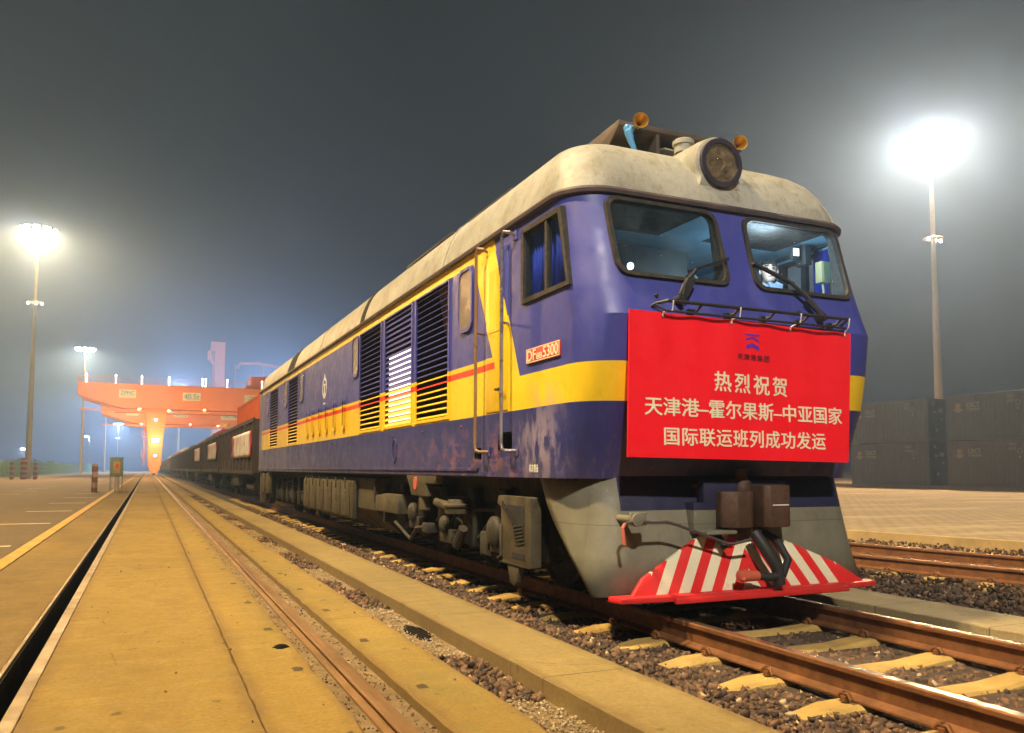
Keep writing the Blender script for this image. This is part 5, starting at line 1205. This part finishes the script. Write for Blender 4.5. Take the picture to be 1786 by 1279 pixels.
    # signs
    def sgn(x0, x1, z0, z1, txt, mfrom, tm, sub=None):
        mb = MB(); mb.box(x0, x1, gy0 - .05, gy0 - .01, z0, z1); s = mb.build('sign', mfrom, t)
        mb = MB(); f = lambda p: (p[0], gy0 - .06, p[1]); w, h = x1 - x0, z1 - z0
        text_fit(mb, txt, f, x0 + .07 * w, x1 - .07 * w, z0 + (.32 if sub else .16) * h, z1 - .14 * h, .02)
        if sub: text_fit(mb, sub, f, x0 + .18 * w, x1 - .18 * w, z0 + .1 * h, z0 + .24 * h, .0)
        mb.build('lettering', tm, s, (1.06, yc, 0))
    sgn(-4.65, -2.1, 12.75, 14.1, 'ZPMC', M['crane_sign'], M['sign_grey'], '振华重工')
    sgn(5.1, 7.95, 12.6, 13.95, '40.5t', M['crane_sign'], M['sign_grey'])
    sgn(15.1, 15.1 + len(sign) * 1.95, 12.35, 13.95, sign, M['crane_sign'], M['sign_grey'])
    mb = MB(); mb.box(14.9, 16.5, gy0 - .4, gy0 - .36, 10.75, 11.55); sy = mb.build('sign', M['sign_yellow'], t)
    mb = MB(); f = lambda p: (p[0], gy0 - .42, p[1]); mb.add([f(p) for p in ((15.15, 11.1), (15.9, 11.1), (15.9, 11.2), (15.15, 11.2))], [(0, 1, 2, 3)]); mb.build('lettering', M['red_lamp'] if False else M['plate_red'], sy, (1.06, yc, 0))
    # big working lamp low on the leg
    for z, e, r in ((5.75, 1100, .30), (9.2, 60, .16), (3.2, 60, .16)):
        mb = MB(); mb.obox((1.06, yc - 1.35, z), (.55 if r > .2 else .25, 0, 0), (0, .12, -.05), (0, .06, r)); fl = mb.build('work_lamp', M['crane'], t)
        mb = MB(); mb.obox((1.06, yc - 1.49, z), (.50 if r > .2 else .2, 0, 0), (0, .01, -.004), (0, .06, r * .9)); mb.build('lit_lens', M['lamp_warm'] if r > .2 else M['lamp_small'], fl, (1.06, yc, 0))
        L = bpy.data.objects.new('crane_light', bpy.data.lights.new('crane_light', 'POINT')); C.objects.link(L); L.parent = t; L.location = (0, -3.2, z); L.data.energy = e; L.data.color = (1, .72, .36); L.data.shadow_soft_size = .4
    L = bpy.data.objects.new('girder_light', bpy.data.lights.new('girder_light', 'SPOT')); C.objects.link(L); L.parent = t; L.location = (-5, -26, 6.0); L.data.energy = 34000; L.data.color = (1, .70, .32); L.data.shadow_soft_size = .4; L.data.spot_size = R(95); L.data.spot_blend = .5; L.rotation_euler = Vector((6, 25, 6)).to_track_quat('-Z', 'Y').to_euler()  # added spot with no fixture, brightens the girder face
    return t
crane(150.0, 'orange gantry crane nearest the camera with a cantilever girder over the freight train', '天津港集团')
crane(200.0, 'paler orange gantry crane farther back, seen below the near crane girder', '天津中铁', True, -9.6)
# quay crane tower far beyond
q = thing('quay_crane', 'pinkish quay crane tower with raised boom far beyond the gantry cranes', 'crane', (24, 330, 0))
mb = MB(); mb.box(22.2, 25.9, 329, 332, 0, 46); mb.box(22.2, 25.9, 341, 344, 0, 46); mb.build('tower', M['crane'], q)
mb = MB(); mb.box(20.8, 25.9, 328.9, 332, 46.01, 49.5); mb.box(19.6, 21.2, 329, 331, 42.4, 46.0); mb.tube([(20.4, 330, 43), (22.2, 330, 40)], .5); mb.build('winch_house', M['crane'], q)
q2 = thing('quay_crane', 'pale quay crane portal with a curved boom just left of the locomotive roof', 'crane', (38, 345, 0))
mb = MB(); mb.tube([(31.2, 345, 0), (31.2, 345, 43)], .35, 6); mb.tube([(58, 345, 0), (58, 345, 36)], .8, 6); mb.build('portal_leg', M['pole'], q2)
mb = MB(); mb.tube([(32, 345, 41.5), (33, 345, 43.6), (40, 345, 44), (50, 345, 42.5), (58, 345, 36)], .65, 8); mb.tube([(42, 345, 43), (42, 345, 36)], .35, 6); mb.build('boom', M['crane'], q2)

# ------------------------------------------------------------ left side: bollards, cabinet, fence
def bollard(x, y, h, r, label):
    t = MB(); t.lathe((x, y, 0), (0, 0, 1), [(0, r), (h * .93, r), (h, r * .8), (h + .01, .02)], 16)
    return tag(t.build('striped_bollard', M['bollard'], origin=(x, y, 0), angle=40), label, 'bollard', 'striped bollards')
bollard(-2.25, 43.2, 1.32, .13, 'red and white striped bollard standing beside the green cabinet')
bollard(-11.9, 91.5, 1.7, .17, 'striped bollard left of the foot of the fence-side lamp mast')
bollard(-11.0, 92.2, 2.1, .30, 'thicker striped bollard directly before the foot of the fence-side lamp mast')
bollard(-9.95, 91.7, 1.6, .18, 'striped bollard right of the foot of the fence-side lamp mast')
cx, cy = -1.36, 44.0
cb = thing('electrical_cabinet', 'green electrical cabinet on thin legs beside the crane rail trench', 'cabinet', (cx, cy, 0))
mb = MB(); mb.box(cx - .29, cx + .29, cy - .15, cy + .15, .74, 1.60); mb.box(cx - .32, cx + .32, cy - .18, cy + .18, 1.60, 1.64); mb.build('housing', M['cabinet'], cb, bevel=.015)
mb = MB(); mb.box(cx - .16, cx + .16, cy - .17, cy - .152, .88, 1.44); pn = mb.build('panel', M['cab_yellow'], cb, bevel=.008)
mb = MB(); mb.box(cx - .03, cx + .09, cy - .19, cy - .172, 1.12, 1.34); mb.build('display', M['red_lamp'] if False else M['plate_red'], pn)
for a in (-.26, .26):
    for b in (-.12, .12):
        mb = MB(); mb.tube([(cx + a, cy + b, 0), (cx + a, cy + b, .74)], .022, 6); mb.build('leg', M['cabinet'], cb)
mb = MB()
for a in (-.03, .06, .12): mb.tube([(cx + a, cy - .05, 0), (cx + a, cy - .05, .75)], .03, 8)
mb.build('cable_pipe', M['pole'], cb)
# fence with its hedge
f = thing('mesh_fence', 'long green mesh fence running along the far side of the road', 'fence', (-15, 60, 0))
def mesh_c(name):
    m = M['fence']; return m
for k in range(80):
    y = 56 + k * 3.0
    mb = MB(); mb.box(-15.04, -14.96, y - .04, y + .04, 0, 2.0); mb.build('fence_post', M['fence'], f)
mb = MB()
for z in (.12, .7, 1.3, 1.92): mb.box(-15.012, -14.988, 56, 293, z - .02, z + .02)
for y in np.arange(56.15, 293, .30): mb.box(-15.006, -14.994, y - .03, y + .03, .1, 1.95)
mb.build('fence_mesh', M['fence'], f)
rng = np.random.default_rng(11); N = 26000
y = 55 + 240 * rng.random(N) ** 1.3; z = 2.2 * rng.random(N) ** .8; top = 1.9 + .28 * np.sin(y * .31) + .22 * np.sin(y * .83 + 1) + .15 * np.sin(y * 2.1)
z = z / 2.2 * top; x = -15.9 + .6 * rng.normal(size=N) * .6
c = np.stack([x, y, z], 1); a = rng.normal(size=(N, 3)); a /= np.linalg.norm(a, axis=1, keepdims=True); b = np.cross(a, rng.normal(size=(N, 3))); b /= np.linalg.norm(b, axis=1, keepdims=True); sz = rng.uniform(.07, .17, (N, 1))
Vv = np.stack([c - a * sz, c + b * sz * .5, c + a * sz, c - b * sz * .5], 1).reshape(-1, 3)
me = bpy.data.meshes.new('hedge'); me.from_pydata(Vv.tolist(), [], np.arange(4 * N).reshape(-1, 4).tolist()); me.materials.append(M['leaf'])
h = bpy.data.objects.new('hedge', me); C.objects.link(h); tag(h, 'low green hedge growing behind the mesh fence', kind='stuff')
# distant small lamps by the fence
for x, y, z, lab, col in ((-20.5, 175, 4.6, 'small bright street lamp beyond the hedge, right of the near mast', COOL), (-13.5, 230, 9.0, 'small street lamp far off between the slim masts', (1, .9, .8))):
    t = thing('street_lamp', lab, 'street lamp', (x, y, 0), 'small distant street lamps')
    mb = MB(); mb.tube([(x, y, 0), (x, y, z), (x - .8, y, z + .15)], .06, 6); mb.build('post', M['pole'], t)
    mb = MB(); mb.lathe((x - .7, y, z + .05), (0, 0, -1), [(-.05, .2), (.05, .35), (.12, .25), (.16, .05)], 10); mb.build('lit_lens', M['lamp_white'], t)
    L = bpy.data.objects.new('street_light', bpy.data.lights.new('street_light', 'POINT')); C.objects.link(L); L.parent = t; L.location = (-.7, -.3, z - .3); L.data.energy = 900; L.data.color = col; L.data.shadow_soft_size = .3

# ------------------------------------------------------------ haze
mb = MB(); mb.box(-500, 500, -200, 920, -1.3, 52)
hz_ = tag(mb.build('haze', None, origin=(0, 0, 0)), 'night haze filling the yard', kind='stuff')
m = bpy.data.materials.new('haze'); m.use_nodes = True; t = m.node_tree; t.nodes.clear()
o = t.nodes.new('ShaderNodeOutputMaterial'); pv = t.nodes.new('ShaderNodeVolumePrincipled')
pv.inputs['Density'].default_value = HAZE_DENSITY; pv.inputs['Color'].default_value = (*HAZE_COL, 1); pv.inputs['Anisotropy'].default_value = HAZE_G
t.links.new(pv.outputs[0], o.inputs['Volume']); hz_.data.materials.clear(); hz_.data.materials.append(m)
try: m.cycles.homogeneous_volume = True
except Exception: pass
